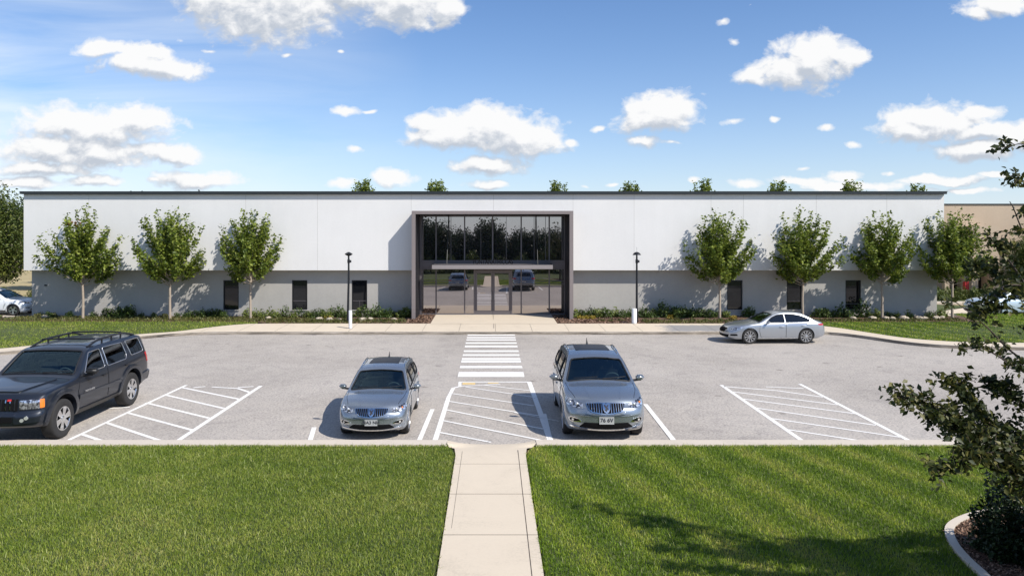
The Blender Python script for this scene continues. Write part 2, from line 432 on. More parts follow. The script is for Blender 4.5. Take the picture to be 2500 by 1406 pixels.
def round_poly(poly, r, seg=4):
    """round the corners of a 2-D polygon"""
    out = []; n = len(poly)
    for i in range(n):
        p0, p, p1 = Vector(poly[i-1]), Vector(poly[i]), Vector(poly[(i+1) % n])
        a = p0-p; b = p1-p; ra = min(r, a.length*0.45); rb = min(r, b.length*0.45)
        s = p + a.normalized()*ra; e = p + b.normalized()*rb
        for k in range(seg+1):
            t = k/seg; out.append(tuple(s*(1-t)**2 + p*2*t*(1-t) + e*t*t))
    return out

class Car:
    def __init__(s, P, paint, root):
        s.P = P; s.paint = paint; s.root = root
        s.build_shell()
    def section(s, x, inset=0.0, floor=None):
        P = s.P
        w = interp(P['w'], x) - inset; zt = interp(P['zt'], x) - inset*1.1; zb = interp(P['zb'], x); zo = interp(P['zo'], x)
        if floor is not None: zo = floor
        cr = P.get('crown', 0.05)
        zr = max(min(zb, zt-0.015), zt - cr - 0.012); zb2 = min(zb, zr)
        hh = max(0.0, zr - zb2)
        yr = w*P.get('sh', 0.955) - P['tumble']*hh/P['gh']
        h = zb2 - zo
        pts = [(0.0, zo), (w*0.80, zo), (w*0.945, zo + h*0.07), (w*0.985, zo+h*0.32), (w*1.0, zo+h*0.55), (w*0.997, zo+h*0.76), (w*0.982, zo + h*0.92), (w*P.get('sh', .955), zb2)]
        if floor is not None: pts = [(0.0, zo), (w*0.8, zo), (w*0.95, zo+h*0.1), (w*.96, zo+h*0.3), (w*.96, zo+h*0.5), (w*.96, zo+h*0.7), (w*.96, zo+h*0.9), (w*.955, zb2)]
        pts += [(yr*0.5 + w*P.get('sh', .955)*0.5 + 0.012*min(1, hh*4), zb2+hh*0.5), (yr, zr-0.0), (yr*0.93, zr+cr*0.42), (yr*0.5, zt-cr*0.12), (0.0, zt)]
        return catmull(pts, 4)
    def warp(s, v):
        P = s.P; L = P['L']/2
        x, y, z = v
        fr = max(0, min(1, (x - (L-0.95))/0.95)); rr = max(0, min(1, (-x - (L-0.7))/0.7))
        x -= P['bowf']*(abs(y)**2.2)*fr**0.7; x += P.get('bowr', 0.12)*(y*y)*rr
        x -= interp(P['leanf'], z)*fr**3
        x += interp(P['leanr'], z)*rr**3
        return (x, y, z)
    def loft(s, xs, inset=0.0, floor=None, caps=True):
        bm = bmesh.new(); rings = []
        def ring(pts, x):
            r = [(x, y, z) for y, z in pts] + [(x, -y, z) for y, z in pts[-2:0:-1]]
            return [bm.verts.new(s.warp(p)) for p in r]
        secs = [(x, s.section(x, inset, floor)) for x in xs]
        def shrink(sec, k):
            zc = 0.5*(sec[0][1] + sec[-1][1]); return [(y*k, zc+(z-zc)*k) for y, z in sec]
        x0, s0 = secs[0]; x1, s1 = secs[-1]
        sg = 1 if x0 > x1 else -1
        if caps:
            for k, dx in ((0.25, 0.045), (0.5, 0.045), (0.75, 0.043), (0.9, 0.034), (0.965, 0.018)): rings.append(ring(shrink(s0, k), x0 + sg*dx))
        for x, sec in secs: rings.append(ring(sec, x))
        if caps:
            for k, dx in ((0.965, 0.018), (0.9, 0.034), (0.75, 0.043), (0.5, 0.045), (0.25, 0.045)): rings.append(ring(shrink(s1, k), x1 - sg*dx))
        n = len(rings[0])
        for r0, r1 in zip(rings, rings[1:]):
            for k in range(n): bm.faces.new((r0[k], r0[(k+1) % n], r1[(k+1) % n], r1[k]))
        bm.faces.new(rings[0]); bm.faces.new(rings[-1][::-1])
        bmesh.ops.recalc_face_normals(bm, faces=bm.faces)
        return bm
    def build_shell(s):
        P = s.P; L = P['L']/2
        N = 74
        xs = [L*math.cos(math.pi*i/N)*0.35 + L*(1-2*i/N)*0.65 for i in range(N+1)]
        bm = s.loft(xs)
        s.bvh = BVHTree.FromBMesh(bm)
        me = bpy.data.meshes.new('body'); bm.to_mesh(me); bm.free()
        cuts = []
        a, b = P['cabin']
        cx = [a + (b-a)*i/24 for i in range(25)]
        cuts.append(s.loft(cx, 0.055, P['floor'], caps=False))
        for poly in P['side_windows']: cuts.append(prism_y(round_poly(poly, 0.05, 3), -2, 2))
        cuts.append(prism_x(round_poly(P['windshield'], 0.05, 3), P['ws_in'], L+1))
        cuts.append(prism_x(round_poly(P['rear_window'], 0.05, 3), -L-1, P['rw_in']))
        for wx in P['wheels']:
            for sy in (1, -1):
                c = bmesh.new(); lathe(c, [(P['arch_r'], 0.0), (P['arch_r'], 0.8)], 40, 'Y', wx, 0, P['wr']+P.get('arch_dz', 0.02))
                bmesh.ops.translate(c, verts=c.verts, vec=(0, (P['hw']-0.34) if sy > 0 else -(P['hw']-0.34)-0.8, 0)); cuts.append(c)
        me2 = bool_diff(me, cuts); bpy.data.meshes.remove(me)
        me2.shade_smooth(); me2.set_sharp_from_angle(angle=R(32))
        me2.name = 'body'
        s.body = link_mesh('body', me2, s.paint, s.root)
    def proj(s, name, pts, dirn, mat, off=0.006, step=0.06, skirt=0.012, parent=None, rnd=0.0, miss=None):
        """pts: 3-D outline points; cast along dirn onto the shell, lifted off by `off`"""
        d = Vector(dirn).normalized(); right = d.cross(Vector((0, 0, 1)))
        if right.length < 1e-3: right = Vector((0, 1, 0))
        right.normalize(); up = right.cross(d)
        p2 = [(Vector(p).dot(right), Vector(p).dot(up)) for p in pts]
        if rnd: p2 = round_poly(p2, rnd, 3)
        bm = bmesh.new(); bm.faces.new([bm.verts.new((u, v, 0)) for u, v in p2])
        us = [u for u, _ in p2]; vs = [v for _, v in p2]
        def cuts(lo, hi): 
            n = int((hi-lo)/step); return [lo + (hi-lo)*(i+1)/(n+1) for i in range(n)]
        for u in cuts(min(us), max(us)): bmesh.ops.bisect_plane(bm, geom=bm.verts[:]+bm.edges[:]+bm.faces[:], plane_co=(u, 0, 0), plane_no=(1, 0, 0))
        for v in cuts(min(vs), max(vs)): bmesh.ops.bisect_plane(bm, geom=bm.verts[:]+bm.edges[:]+bm.faces[:], plane_co=(0, v, 0), plane_no=(0, 1, 0))
        bmesh.ops.triangulate(bm, faces=[f for f in bm.faces if len(f.verts) > 4])
        dead = []; nor = {}
        for v in bm.verts:
            o = right*v.co.x + up*v.co.y - d*10
            hit = s.bvh.ray_cast(o, d)
            if hit[0] is None: dead.append(v); continue
            n = hit[1]; n = n if n.dot(d) < 0 else -n
            v.co = hit[0] + (n*0.6 - d*0.4).normalized()*off; nor[v] = n
        if dead: bmesh.ops.delete(bm, geom=dead, context='VERTS')
        if skirt:
            be = [e for e in bm.edges if e.is_boundary]
            ret = bmesh.ops.extrude_edge_only(bm, edges=be)
            for g in ret['geom']:
                if isinstance(g, bmesh.types.BMVert): g.co += d*skirt
        bmesh.ops.recalc_face_normals(bm, faces=bm.faces)
        # make sure the skin faces outwards
        fs = [f for f in bm.faces]
        if fs and sum(f.normal.dot(d)*f.calc_area() for f in fs) > 0: bmesh.ops.reverse_faces(bm, faces=fs)
        return obj(name, bm, mat, parent or s.root, 40)
    def side(s, name, poly, sy, mat, off=0.006, **k):
        return s.proj(name, [(x, 0, z) for x, z in poly], (0, -sy, 0), mat, off, **k)
    def front(s, name, poly, mat, off=0.006, **k):
        return s.proj(name, [(0, y, z) for y, z in poly], (-1, 0, 0), mat, off, **k)
    def rear(s, name, poly, mat, off=0.006, **k):
        return s.proj(name, [(0, y, z) for y, z in poly], (1, 0, 0), mat, off, **k)
    def hit(s, o, d):
        h = s.bvh.ray_cast(Vector(o), Vector(d)); return h[0]

    def wheel(s, x, sy, style):
        P = s.P; r = P['wr']; w = P['ww']; hw = P['hw']
        yo = hw - 0.035; root = s.root
        wh = bpy.data.objects.new('wheel', None); COL.objects.link(wh); wh.parent = root; wh.location = (x, sy*yo, r); wh.empty_display_size = .2
        if sy < 0: wh.rotation_euler = (0, 0, math.pi)
        rr = P['rim']*r
        bm = bmesh.new()
        prof = [(rr*0.97, -w), (r*0.93, -w), (r*0.985, -w+0.02), (r, -w*0.75), (r, -w*0.25), (r*0.985, -0.02), (r*0.94, -0.003), (r*0.86, 0.002), (rr*1.04, -0.002), (rr*1.0, -0.012), (rr*0.97, -0.03), (rr*0.97, -w)]
        lathe(bm, prof, 40, 'Y', caps=False)
        # tread blocks read as a ribbed edge
        obj('tyre', bm, 'rubber', wh, 50)
        bm = bmesh.new()
        lathe(bm, [(rr*1.0, -0.012), (rr*0.99, 0.0), (rr*0.93, 0.0), (rr*0.90, -0.02), (rr*0.88, -0.09)], 40, 'Y', caps=False)
        n = {'five': 5, 'six': 6, 'ten': 10}[style]
        for k in range(n):
            a = 2*math.pi*(k+0.25)/n
            hwid = {'five': 0.052, 'six': 0.060, 'ten': 0.026}[style]*r/0.37
            for da in ((-0.13, 0.13) if style == 'five' else (0,)):
                b2 = bmesh.new(); w0, w1 = hwid*(0.45 if da else 0.55), hwid*(0.5 if da else 1.0)
                vs = []
                for rad, wd, yy in ((rr*0.14, w0, -0.012), (rr*0.93, w1, -0.006)):
                    for q, dep in ((-wd, 0), (wd, 0), (wd, -0.04), (-wd, -0.04)): vs.append(b2.verts.new((rad, yy+dep, q)))
                for f in ((0,1,5,4),(1,2,6,5),(2,3,7,6),(3,0,4,7),(4,5,6,7),(3,2,1,0)): b2.faces.new([vs[i] for i in f])
                bmesh.ops.rotate(b2, verts=b2.verts, matrix=Matrix.Rotation(a+da, 3, 'Y'))
                tmp = bpy.data.meshes.new('t'); b2.to_mesh(tmp); b2.free(); bm.from_mesh(tmp); bpy.data.meshes.remove(tmp)
        lathe(bm, [(rr*0.20, -0.05), (rr*0.20, -0.004), (rr*0.12, 0.003), (0.0, 0.003)], 20, 'Y')
        obj('rim', bm, P.get('rim_mat', 'rim_alloy'), wh, 35)
        bm = bmesh.new(); lathe(bm, [(0.0, -0.10), (rr*0.9, -0.10), (rr*0.9, -0.115), (0, -0.115)], 28, 'Y')
        lathe(bm, [(0.0, -0.07), (rr*0.55, -0.07), (rr*0.55, -0.09), (0, -0.09)], 28, 'Y')
        obj('brake_disc', bm, 'black_trim', wh, 35)

    def mirror(s, x, y, z, sy, sz=1.0):
        bm = bmesh.new()
        bmesh.ops.create_cube(bm, size=1.0)
        for v in bm.verts: v.co = Vector((v.co.x*0.13, v.co.y*0.23, v.co.z*0.15))*sz
        for v in bm.verts:
            if v.co.x > 0: v.co.y *= 0.85; v.co.z *= 0.72
            if v.co.y*sy > 0: v.co.x -= 0.03*sz; v.co.z *= 0.85
        bmesh.ops.bevel(bm, geom=bm.edges[:], offset=0.035*sz, segments=3, affect='EDGES')
        bmesh.ops.translate(bm, verts=bm.verts, vec=(x, y+sy*0.17*sz, z+0.06*sz))
        m = obj('mirror', bm, s.P.get('mirror_mat', s.paint), s.root, 40)
        bm = bmesh.new(); tube(bm, [(x-0.02, y-sy*0.08, z-0.03*sz), (x-0.01, y+sy*0.10*sz, z+0.0*sz), (x-0.01, y+sy*0.2*sz, z-0.0)], [0.035*sz, 0.028*sz, 0.02*sz], 8)
        obj('mirror_stalk', bm, 'black_trim', m, 40)

    def interior(s):
        P = s.P; sc = P['hw']/0.98
        xd = P['dash_x']; zd = P['dash_z']
        bm = boxes((xd-0.42, xd, -P['hw']*0.80, P['hw']*0.80, zd-0.32, zd-0.04)); bevel(bm, 0.05, 2); obj('dashboard', bm, 'dash', s.root, 40)
        # seats
        sx = xd - 1.15*P.get('cab_sc', 1)
        for k, xx in enumerate((sx, sx-0.95*P.get('cab_sc', 1))):
            for sy in (1, -1):
                bm = boxes((xx-0.05, xx+0.5, sy*0.42*sc-0.26, sy*0.42*sc+0.26, P['floor']+0.02, P['floor']+0.24), (xx-0.18, xx-0.04, sy*0.42*sc-0.25, sy*0.42*sc+0.25, P['floor']+0.2, P['seat_top']-0.2),
                           (xx-0.18, xx-0.08, sy*0.42*sc-0.13, sy*0.42*sc+0.13, P['seat_top']-0.18, P['seat_top']))
                bevel(bm, 0.035, 2); obj('seat', bm, 'seat', s.root, 40)
        # steering wheel on the driver's side (left of the car)
        bm = bmesh.new(); pts = []
        cx, cy, cz = xd-0.44, 0.40*sc, zd-0.02
        n = 24; rad = 0.19
        ring = []
        for k in range(n):
            a = 2*math.pi*k/n; c = Vector((cx + 0.38*rad*math.sin(a), cy+rad*math.cos(a), cz+0.92*rad*math.sin(a)))
            out = (c-Vector((cx, cy, cz))).normalized(); nrm = Vector((-0.92, 0, 0.38))
            ring.append([bm.verts.new(c + out*0.016*math.cos(b) + nrm*0.016*math.sin(b)) for b in (0, 1.57, 3.14, 4.71)])
        for k in range(n):
            for j in range(4): bm.faces.new((ring[k][j], ring[k][(j+1) % 4], ring[(k+1) % n][(j+1) % 4], ring[(k+1) % n][j]))
        box(bm, cx-0.03, cx+0.04, cy-0.17, cy+0.17, cz-0.05, cz+0.0); box(bm, cx-0.03, cx+0.25, cy-0.05, cy+0.05, cz-0.16, cz)
        obj('steering_wheel', bm, 'seat', s.root, 40)

    def glazing(s):
        P = s.P; gl = P.get('glass', 'car_glass'); sg = P.get('side_glass', 'dark_car_glass')
        s.ws = s.front('windshield', round_poly(P['windshield'], 0.05, 3), gl, -0.012, skirt=0)
        s.rear('rear_window', round_poly(P['rear_window'], 0.05, 3), sg, -0.012, skirt=0)
        for poly in P['side_windows']:
            for sy in (1, -1): s.side('side_window', round_poly(poly, 0.05, 3), sy, sg, -0.012, skirt=0)
        s.seal('windshield_seal', P['windshield'], (-1, 0, 0), 0.020)
        for poly in P['side_windows']:
            for sy in (1, -1): s.seal('window_seal', poly, (0, -sy, 0), 0.012, P.get('seal_mat', 'black_trim'))
    def seal(s, name, poly, d, rad, mat='black_trim'):
        pts = []; rp = round_poly(poly, 0.05, 3)
        for (a, z), (a2, z2) in zip(rp, rp[1:]+rp[:1]):
            for k in range(3):
                t = k/3; u, zz = a+(a2-a)*t, z+(z2-z)*t
                h = s.hit((6, u, zz) if d[0] else (u, -d[1]*4, zz), d)
                if h: pts.append(h - Vector(d)*0.002)
        if len(pts) < 6: return
        pts.append(pts[0].copy())
        bm = bmesh.new(); tube(bm, pts, rad, 6, cap=False); obj(name, bm, mat, s.root, 60)
    def doors(s, pad=0.012):
        P = s.P
        for poly, hx, hz in P['doors']:
            for sy in (1, -1):
                xs = [p[0] for p in poly]; zs = [p[1] for p in poly]; cx = sum(xs)/len(xs); cz = sum(zs)/len(zs)
                d = s.side('door', poly, sy, s.paint, 0.011, rnd=0.03, step=0.09, skirt=0.012)
                big = [(x + math.copysign(pad, x-cx), z + math.copysign(pad, z-cz)) for x, z in poly]
                s.side('door_gap', big, sy, 'black_trim', 0.003, rnd=0.03, step=0.09, skirt=0.002, parent=d)
                h = s.hit((hx, sy*3, hz), (0, -sy, 0))
                if h:
                    bm = boxes((hx-0.10, hx+0.10, h.y+sy*0.012-0.018, h.y+sy*0.012+0.030*sy+0.018, hz-0.017, hz+0.017)); bevel(bm, 0.01, 2)
                    obj('handle', bm, P.get('handle_mat', s.paint), d, 40)
    def arch_trim(s, mat, r0, r1, off=0.02, cover=200):
        P = s.P
        for wx in P['wheels']:
            for sy in (1, -1):
                a0 = R(90-cover/2); a1 = R(90+cover/2); n = 22; zc = P['wr']+P.get('arch_dz', .02)
                pin = [(wx+r0*math.cos(a0+(a1-a0)*k/n), zc+r0*math.sin(a0+(a1-a0)*k/n)) for k in range(n+1)]
                pout = [(wx+r1*math.cos(a0+(a1-a0)*k/n), zc+r1*math.sin(a0+(a1-a0)*k/n)) for k in range(n+1)]
                s.strip('wheel_arch', pin, pout, sy, mat, off)
    def strip(s, name, pin, pout, sy, mat, off):
        bm = bmesh.new(); rows = []
        for a, b in zip(pin, pout):
            row = []
            for t in (0, 0.5, 1):
                x = a[0]+(b[0]-a[0])*t; z = max(0.2, a[1]+(b[1]-a[1])*t)
                h = s.hit((x, sy*3, z), (0, -sy, 0))
                y = h.y if h else sy*s.P['hw']
                row.append((x, max(y*sy, s.P['hw']*0.93)*sy if False else y, z))
            e = off*sy
            row = [(row[0][0], row[0][1]-0.06*sy, row[0][2]), (row[0][0], row[0][1]+e, row[0][2]), (row[1][0], row[1][1]+e, row[1][2]), (row[2][0], row[2][1]+e*0.8, row[2][2]), (row[2][0], row[2][1]-0.01*sy, row[2][2])]
            rows.append([bm.verts.new(p) for p in row])
        for r0, r1 in zip(rows, rows[1:]):
            for k in range(4): bm.faces.new((r0[k], r0[k+1], r1[k+1], r1[k]))
        bm.faces.new(rows[0]); bm.faces.new(rows[-1][::-1])
        bmesh.ops.recalc_face_normals(bm, faces=bm.faces)
        return obj(name, bm, mat, s.root, 35)
    def rails(s, x0, x1, yfrac, mat, hgt=0.06, rad=0.018):
        P = s.P
        for sy in (1, -1):
            pts = []; n = 10
            for k in range(n+1):
                x = x0 + (x1-x0)*k/n
                sec = s.section(x); yr = sec[36][0]*yfrac if len(sec) > 36 else 0.6
                h = s.hit((x, sy*yr, 4), (0, 0, -1))
                e = hgt*min(1, 4*min(k, n-k)/n)
                pts.append((x, sy*yr, (h.z if h else 1.6) + e))
            bm = bmesh.new(); tube(bm, pts, rad, 8)
            for k in (3, 5, 7): tube(bm, [(pts[k][0], pts[k][1], pts[k][2]-hgt-0.01), pts[k]], rad*0.9, 6)
            obj('roof_rail', bm, mat, s.root, 40)
    def wiper(s, y0, y1, zb):
        pts = []
        for k in range(6):
            y = y0+(y1-y0)*k/5; h = s.hit((5, y, zb+0.015+0.03*k/5), (-1, 0, 0))
            if h: pts.append(h + Vector((0.02, 0, 0.015)))
        if len(pts) > 1:
            bm = bmesh.new(); tube(bm, pts, 0.011, 6); obj('wiper', bm, 'black_trim', s.root, 40)
    def plate(s, z, txt, rearward=False, sub=None):
        sg = -1 if rearward else 1
        h = s.hit((sg*6, 0, z), (-sg, 0, 0)); x = h.x + sg*0.025
        bm = boxes((x-0.03, x, -0.17, 0.17, z-0.085, z+0.085)); 
        pl = obj('licence_plate', bm, 'plate', s.root)
        if txt:
            t = text_bm(txt, 0.125, 0.002, bold=True)
            bmesh.ops.transform(t, matrix=Matrix.Translation((x+sg*0.003, 0, z+0.005)) @ Matrix.Rotation(sg*math.pi/2, 4, 'Z') @ Matrix.Rotation(math.pi/2, 4, 'X'), verts=t.verts)
            obj('lettering', t, 'ink', pl)
        return pl

def sym(poly): return poly + [(-y, z) for y, z in poly[::-1]]

def crossover(name, loc, rz, label, cat, paint, scale=1.0, group=None, plate='NA3 NH', detail=True):
    root = empty(name, loc, rz, label, cat, group, scale)
    P = dict(L=4.78, hw=0.98, wr=0.375, ww=0.24, rim=0.70, wheels=(1.47, -1.42), arch_r=0.425, crown=0.055, tumble=0.235, gh=0.60, bowf=0.30, bowr=0.14, sh=0.95,
        zt=[(2.39, 0.84), (2.33, 0.955), (2.2, 1.02), (1.9, 1.085), (1.5, 1.135), (1.15, 1.165), (1.0, 1.20), (0.6, 1.44), (0.25, 1.635), (0.05, 1.70), (-0.5, 1.755), (-1.1, 1.75), (-1.7, 1.70), (-1.98, 1.645), (-2.12, 1.50), (-2.28, 1.18), (-2.34, 0.98), (-2.39, 0.80)],
        zb=[(2.39, 0.78), (2.2, 0.93), (1.9, 0.985), (1.0, 1.06), (0.0, 1.07), (-1.0, 1.10), (-1.7, 1.16), (-2.1, 1.17), (-2.3, 1.02), (-2.39, 0.78)],
        zo=[(2.39, 0.30), (2.2, 0.24), (1.0, 0.24), (-1.8, 0.26), (-2.39, 0.36)],
        w=[(2.39, 0.845), (2.3, 0.905), (2.1, 0.945), (1.6, 0.97), (0.8, 0.965), (0, 0.965), (-1.0, 0.975), (-1.6, 0.975), (-2.1, 0.93), (-2.3, 0.87), (-2.39, 0.80)],
        leanf=[(0.25, 0.05), (0.5, 0.0), (0.62, 0.0), (0.8, 0.05), (1.0, 0.14), (1.2, 0.2)], leanr=[(0.3, 0.02), (0.6, 0.0), (1.0, 0.06), (1.4, 0.12)],
        cabin=(0.90, -2.05), floor=0.50, ws_in=0.12, rw_in=-1.9, dash_x=0.93, dash_z=1.14, seat_top=1.42,
        windshield=[(0.80, 1.165), (0.40, 1.20), (0, 1.212), (-0.40, 1.20), (-0.80, 1.165), (-0.635, 1.590), (-0.3, 1.622), (0, 1.632), (0.3, 1.622), (0.635, 1.590)],
        rear_window=[(0.62, 1.22), (-0.62, 1.22), (-0.52, 1.52), (0.52, 1.52)],
        side_windows=[[(0.66, 1.14), (-0.22, 1.135), (-0.22, 1.585), (0.10, 1.565), (0.34, 1.46)], [(-0.29, 1.135), (-1.20, 1.165), (-1.20, 1.60), (-0.29, 1.59)], [(-1.27, 1.17), (-1.86, 1.27), (-1.72, 1.52), (-1.27, 1.59)]],
        doors=[([(0.86, 0.42), (-0.24, 0.40), (-0.24, 1.08), (0.92, 1.03), (0.95, 0.72)], -0.08, 0.92), ([(-0.27, 0.40), (-0.93, 0.42), (-1.06, 0.78), (-1.22, 0.90), (-1.22, 1.11), (-0.27, 1.08)], -1.06, 0.96)])
    c = Car(P, paint, root)
    c.glazing(); c.doors(); c.interior()
    for wx in P['wheels']:
        for sy in (1, -1): c.wheel(wx, sy, 'five')
    c.arch_trim(paint, 0.423, 0.475, 0.014, 196)
    for sy in (1, -1): c.mirror(0.62, sy*0.93, 1.13, sy, 1.0)
    c.rails(0.02, -1.75, 0.93, 'chrome', 0.045)
    # dark glass roof
    c.proj('sunroof', [(-0.28, -0.46, 0), (-0.28, 0.46, 0), (-1.25, 0.44, 0), (-1.25, -0.44, 0)], (0, 0, -1), 'black_trim', 0.006, rnd=0.06, step=0.09)
    bm = bmesh.new(); tube(bm, [(-1.62, 0, 1.70), (-1.70, 0, 1.80), (-1.74, 0, 1.86)], [0.03, 0.014, 0.008], 8); obj('antenna', bm, 'black_trim', root, 40)
    c.wiper(0.10, 0.68, 1.20); c.wiper(-0.62, -0.02, 1.20)
    # bonnet creases
    for sy in (1, -1):
        c.proj('bonnet_crease', [(2.15, sy*0.33, 0), (2.15, sy*0.345, 0), (1.12, sy*0.555, 0), (1.12, sy*0.54, 0)], (0, 0, -1), paint, 0.006, step=0.1, skirt=0.005)
        c.proj('bonnet_edge', [(2.12, sy*0.665, 0), (2.12, sy*0.676, 0), (1.6, sy*0.806, 0), (1.05, sy*0.84, 0), (1.05, sy*0.829, 0), (1.6, sy*0.795, 0)], (0, 0, -1), 'black_trim', 0.002, step=0.1, skirt=0.002)
    # front fascia
    gr = [(0.46, 0.905), (0.30, 0.915), (0, 0.92), (-0.30, 0.915), (-0.46, 0.905), (-0.43, 0.80), (-0.34, 0.725), (-0.15, 0.69), (0, 0.685), (0.15, 0.69), (0.34, 0.725), (0.43, 0.80)]
    g = c.front('grille', gr, 'chrome', 0.014, rnd=0.02, skirt=0.03)
    c.front('grille_mesh', [(y*0.955, 0.805+(z-0.805)*0.86) for y, z in gr], 'black', 0.020, parent=g)
    for k in range(-7, 8):
        y = k*0.056
        if abs(k) < 2: continue
        zl = interp([(0, 0.70), (0.15, 0.705), (0.34, 0.74), (0.42, 0.80)], abs(y))
        c.front('grille_slat', [(y-0.0065, zl), (y+0.0065, zl), (y+0.0065, 0.895), (y-0.0065, 0.895)], 'chrome', 0.030, skirt=0.012, parent=g)
    e = c.front('emblem', [(0.085, 0.90), (0.06, 0.905), (0.0, 0.885), (-0.06, 0.905), (-0.085, 0.90), (-0.085, 0.80), (-0.05, 0.73), (0, 0.70), (0.05, 0.73), (0.085, 0.80)], 'chrome', 0.045, skirt=0.03, parent=g)
    c.front('emblem_mark', [(0.055, 0.87), (0.035, 0.875), (0.0, 0.83), (-0.03, 0.875), (-0.055, 0.86), (-0.02, 0.80), (-0.045, 0.77), (0.0, 0.735), (0.015, 0.775), (0.05, 0.79), (0.02, 0.815)], 'ink', 0.049, skirt=0.003, parent=g)
    c.front('grille_lip', [(0.46, 0.69), (0.3, 0.655), (0, 0.645), (-0.3, 0.655), (-0.46, 0.69), (-0.44, 0.72), (-0.3, 0.685), (0, 0.67), (0.3, 0.685), (0.44, 0.72)], paint, 0.03, rnd=0.01, skirt=0.03)
    for sy in (1, -1):
        hl = [(2.2, sy*0.50, 0.79), (2.2, sy*0.52, 0.885), (2.1, sy*0.72, 0.935), (1.95, sy*0.88, 0.985), (1.85, sy*0.94, 0.985), (1.95, sy*0.94, 0.90), (2.05, sy*0.88, 0.84), (2.15, sy*0.70, 0.80)]
        h = c.proj('headlight', hl, (-1, -sy*0.55, 0), 'headlight_lens', 0.008, rnd=0.02, step=0.04)
        hs = c.hit((5, sy*0.66, 0.865), (-1, 0, 0))
        if hs:
            for dy, dx, rad, mt in ((0, 0, 0.042, 'lamp_bright'), (0.15, -0.09, 0.028, 'amber_lens' if sy > 0 else 'lamp_bright')):
                bm = bmesh.new(); bmesh.ops.create_icosphere(bm, subdivisions=2, radius=rad); bmesh.ops.translate(bm, verts=bm.verts, vec=hs+Vector((dx, sy*dy, 0.01+dy*0.15)))
                obj('lamp', bm, mt, h, 60)
        f = c.front('fog_lamp', [(sy*0.56, 0.50), (sy*0.62, 0.56), (sy*0.80, 0.60), (sy*0.86, 0.57), (sy*0.84, 0.50), (sy*0.74, 0.47)], 'chrome', 0.010, rnd=0.02, step=0.04)
        c.front('fog_recess', [(sy*0.60, 0.515), (sy*0.645, 0.55), (sy*0.80, 0.58), (sy*0.835, 0.555), (sy*0.815, 0.51), (sy*0.74, 0.49)], 'black', 0.015, rnd=0.015, step=0.04, parent=f)
        c.front('bulb', [(sy*(0.76+0.026*math.cos(t*0.7)), 0.535+0.026*math.sin(t*0.7)) for t in range(9)], 'lamp_bright', 0.022, step=0.03, parent=f)
    c.front('air_intake', sym([(0.0, 0.49), (0.50, 0.485), (0.60, 0.40), (0.62, 0.375), (0.3, 0.345), (0.0, 0.34)])[1:-1], 'black', 0.008, rnd=0.02)
    c.front('bumper_lip', [(0.82, 0.37), (0.6, 0.335), (0.3, 0.31), (0, 0.305), (-0.3, 0.31), (-0.6, 0.335), (-0.82, 0.37), (-0.80, 0.40), (-0.58, 0.365), (-0.3, 0.34), (0, 0.335), (0.3, 0.34), (0.58, 0.365), (0.80, 0.40)], 'chrome', 0.022, step=0.05, skirt=0.03)
    c.front('bumper_crease', [(0.80, 0.655), (0.5, 0.63), (0, 0.615), (-0.5, 0.63), (-0.80, 0.655), (-0.80, 0.665), (-0.5, 0.64), (0, 0.625), (0.5, 0.64), (0.80, 0.665)], paint, 0.014, step=0.06)
    c.plate(0.545, plate)
    # rear
    for sy in (1, -1):
        c.proj('tail_light', [(-2.1, sy*0.58, 0.98), (-2.1, sy*0.60, 1.10), (-1.9, sy*0.97, 1.13), (-1.85, sy*0.97, 1.06), (-2.0, sy*0.95, 0.96)], (1, -sy*0.5, 0), 'red_lens', 0.008, rnd=0.02, step=0.05)
        c.side('sill_trim', [(1.0, 0.27), (1.0, 0.36), (-0.98, 0.36), (-0.98, 0.27)], sy, 'black_trim', 0.012)
        c.side('window_trim', [(0.70, 1.100), (-1.9, 1.225), (-1.9, 1.245), (-1.25, 1.15), (-0.25, 1.12), (0.70, 1.12)], sy, 'chrome', 0.008, skirt=0.005)
    c.rear('rear_bumper', [(0.75, 0.36), (-0.75, 0.36), (-0.78, 0.50), (0.78, 0.50)], 'black_trim', 0.012, rnd=0.04)
    c.rear('tailgate_gap', [(0.66, 0.56), (-0.66, 0.56), (-0.66, 0.572), (0.66, 0.572)], 'black_trim', 0.004)
    c.plate(0.80, None, True)
    return root

